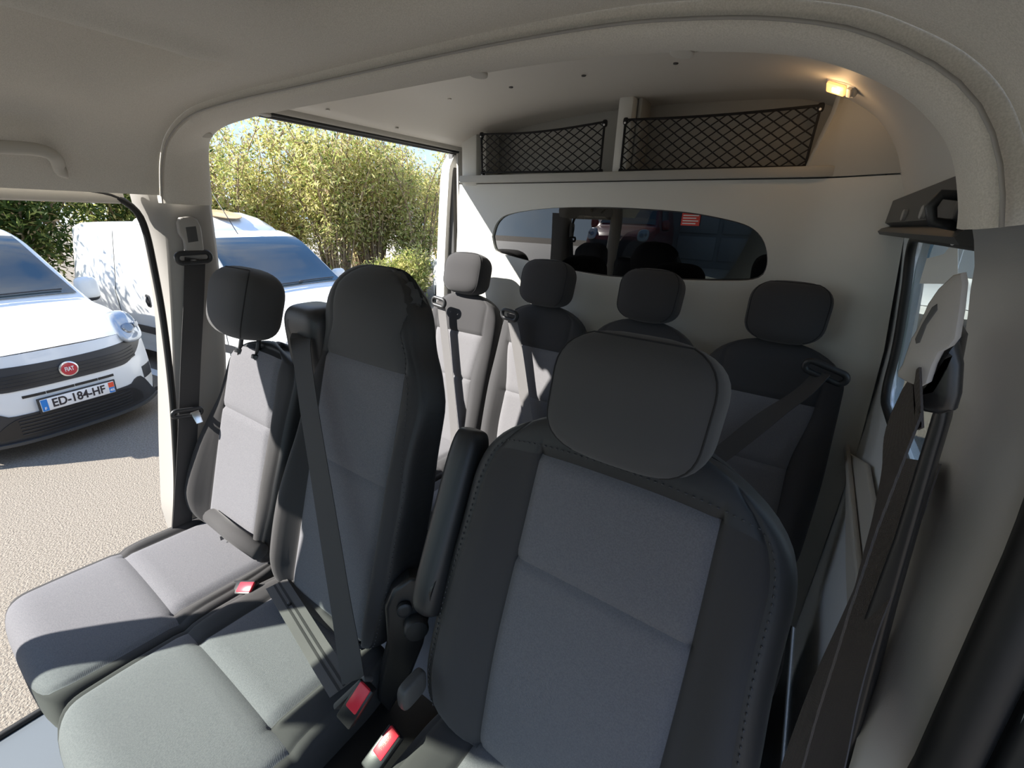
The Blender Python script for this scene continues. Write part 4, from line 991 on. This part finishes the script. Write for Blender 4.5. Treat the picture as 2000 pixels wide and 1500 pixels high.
# ================================================================== bushes
def bush(name, c, R, H, nl, label, mix, seed, leaf=.11, stems=26, low=.12, group='bushes behind the parked vans', lean=(0, 0), spread=1.):
    rng = np.random.default_rng(seed); c = V(*c)
    t = thing(name, c, label, 'bush', group)
    v, f, tips = [], [], []
    for k in range(stems):
        an = rng.uniform(0, 2*math.pi); rr = R*math.sqrt(rng.uniform(.03, 1))*spread; h = H*rng.uniform(.72, 1.0)*(1-.18*(rr/R)**2)
        e = c+V(rr*math.cos(an)+lean[0], rr*math.sin(an)+lean[1], h); b0 = c+V(.12*R*math.cos(an), .12*R*math.sin(an), 0)
        mid = b0*.5+e*.5+V(.18*rr*math.cos(an)*-1, -.18*rr*math.sin(an), .08*h)+rng.normal(0, .10, 3)
        P = spline([b0, mid, e], 12); a, b = tube_vf(P, list(np.linspace(.032, .006, 12)*(.7+.6*rng.random())), 5, False, len(v)); v += a; f += b
        for q in P[2:]: tips.append((q, 1))
        for m_ in range(5):
            i = rng.integers(4, 11); d = nrm(rng.normal(0, 1, 3)+V(math.cos(an), math.sin(an), .8)); l = rng.uniform(.3, .8)*R*.45
            P2 = spline([P[i], P[i]+d*l*.5+V(0, 0, .05), P[i]+d*l+V(0, 0, -.12*l)], 6); a, b = tube_vf(P2, list(np.linspace(.010, .003, 6)), 4, False, len(v)); v += a; f += b
            for q in P2: tips.append((q, 2))
    mesh('stems', v, f, 'bark', t, True)
    T = np.array([q for q, w in tips]); Wt = np.array([w for q, w in tips], float); keep = T[:, 2] > c[2]+low*H; T, Wt = T[keep], Wt[keep]
    idx = rng.choice(len(T), nl, p=Wt/Wt.sum()); pos = T[idx]+rng.normal(0, .13*R**.5, (nl, 3))
    pos[:, 2] = np.maximum(pos[:, 2], c[2]+.05)
    d = rng.normal(0, 1, (nl, 3)); d[:, 2] -= .35; d /= np.linalg.norm(d, axis=1)[:, None]
    s = np.cross(d, rng.normal(0, 1, (nl, 3))); s /= np.linalg.norm(s, axis=1)[:, None]
    ln_ = leaf*rng.uniform(.6, 1.35, (nl, 1)); wd_ = ln_*.15
    nn_ = np.cross(d, s)
    q = np.stack([pos, pos+d*ln_*.5+s*wd_+nn_*ln_*.06, pos+d*ln_, pos+d*ln_*.5-s*wd_+nn_*ln_*.06], 1).reshape(-1, 3)
    me = bpy.data.meshes.new('foliage'); me.vertices.add(nl*4); me.vertices.foreach_set('co', q.ravel()); me.loops.add(nl*4); me.loops.foreach_set('vertex_index', np.arange(nl*4)); me.polygons.add(nl)
    me.polygons.foreach_set('loop_start', np.arange(nl)*4); me.polygons.foreach_set('loop_total', np.full(nl, 4))
    for m_ in mix: me.materials.append(MATS[m_[0]])
    pr_ = np.array([m_[1] for m_ in mix], float); me.polygons.foreach_set('material_index', rng.choice(len(mix), nl, p=pr_/pr_.sum())); me.update(); me.validate()
    fo = link('foliage', me, None, t); fo['kind'] = 'stuff'
    return t
LIT = [('leaf_light', 5), ('leaf_mid', 4), ('leaf_tan', 1.5), ('leaf_dark', .5)]; SHADED = [('leaf_dark', 6), ('leaf_mid', 2), ('leaf_tan', .4)]  # leaf mixes: sun and shade on the bushes are put into the leaf colours
def at(px, d):
    k = ray(px); k = k/np.hypot(k[0], k[1]); q = CAM+k*d; return (q[0], q[1], 0)
bush('buddleia_bush', at((470, 500), 12.3), 1.5, 4.25, 11520, 'yellow green bush at left above the refrigerated van roof', LIT, 1)
bush('buddleia_bush', at((560, 500), 13.6), 1.6, 4.6, 11520, 'tall leafy bush behind the refrigerated van windscreen', LIT, 2)
bush('buddleia_bush', at((655, 520), 12.0), 1.5, 4.75, 12960, 'tallest yellow bush in the middle of the sliding door opening', LIT, 3, stems=34)
bush('buddleia_bush', at((730, 520), 12.8), 1.4, 4.3, 10800, 'bush with bundled bare tan stems at its base', LIT, 4, stems=48, low=.30)
bush('buddleia_bush', at((815, 520), 12.6), 1.5, 4.5, 11520, 'pale green bush next to the open sliding door', LIT, 5)
bush('buddleia_bush', at((870, 480), 15.5), 1.6, 4.6, 8640, 'farther bush partly hidden by the sliding door', LIT, 6)
bush('buddleia_bush', at((700, 470), 19.0), 2.4, 4.6, 10080, 'far bush filling the gap between the front bushes', LIT, 7, leaf=.14)
bush('shrub', at((800, 500), 11.2), .6, 1.3, 4500, 'low bright green shrub at the foot of the bushes', [('leaf_light', 3), ('leaf_mid', 5)], 8, stems=16, low=.05)
bush('shrub', at((745, 520), 10.6), .5, 1.0, 3500, 'small green shrub under the bundled stems', [('leaf_light', 3), ('leaf_mid', 5)], 9, stems=14, low=.05)
bush('shade_bush', (-10.3, 1.4, 0), 1.6, 4.2, 16000, 'dark shaded bush behind the refrigerated van tail', SHADED, 10, leaf=.13)
bush('shade_bush', (-9.6, -1.2, 0), 1.6, 4.4, 16000, 'dark shaded bush at the far left edge', SHADED, 11, leaf=.13)
bush('shade_bush', (-11.8, 3.6, 0), 1.7, 4.0, 14000, 'dark bush between the shaded row and the yellow bushes', SHADED+[('leaf_light', 1)], 12, leaf=.13)
struct(mesh('gravel_lot', [V(-40, 14, .01), V(-6, 14, .01), V(-6, 45, .01), V(-40, 45, .01)], [(0, 1, 2, 3)], 'gravel'))
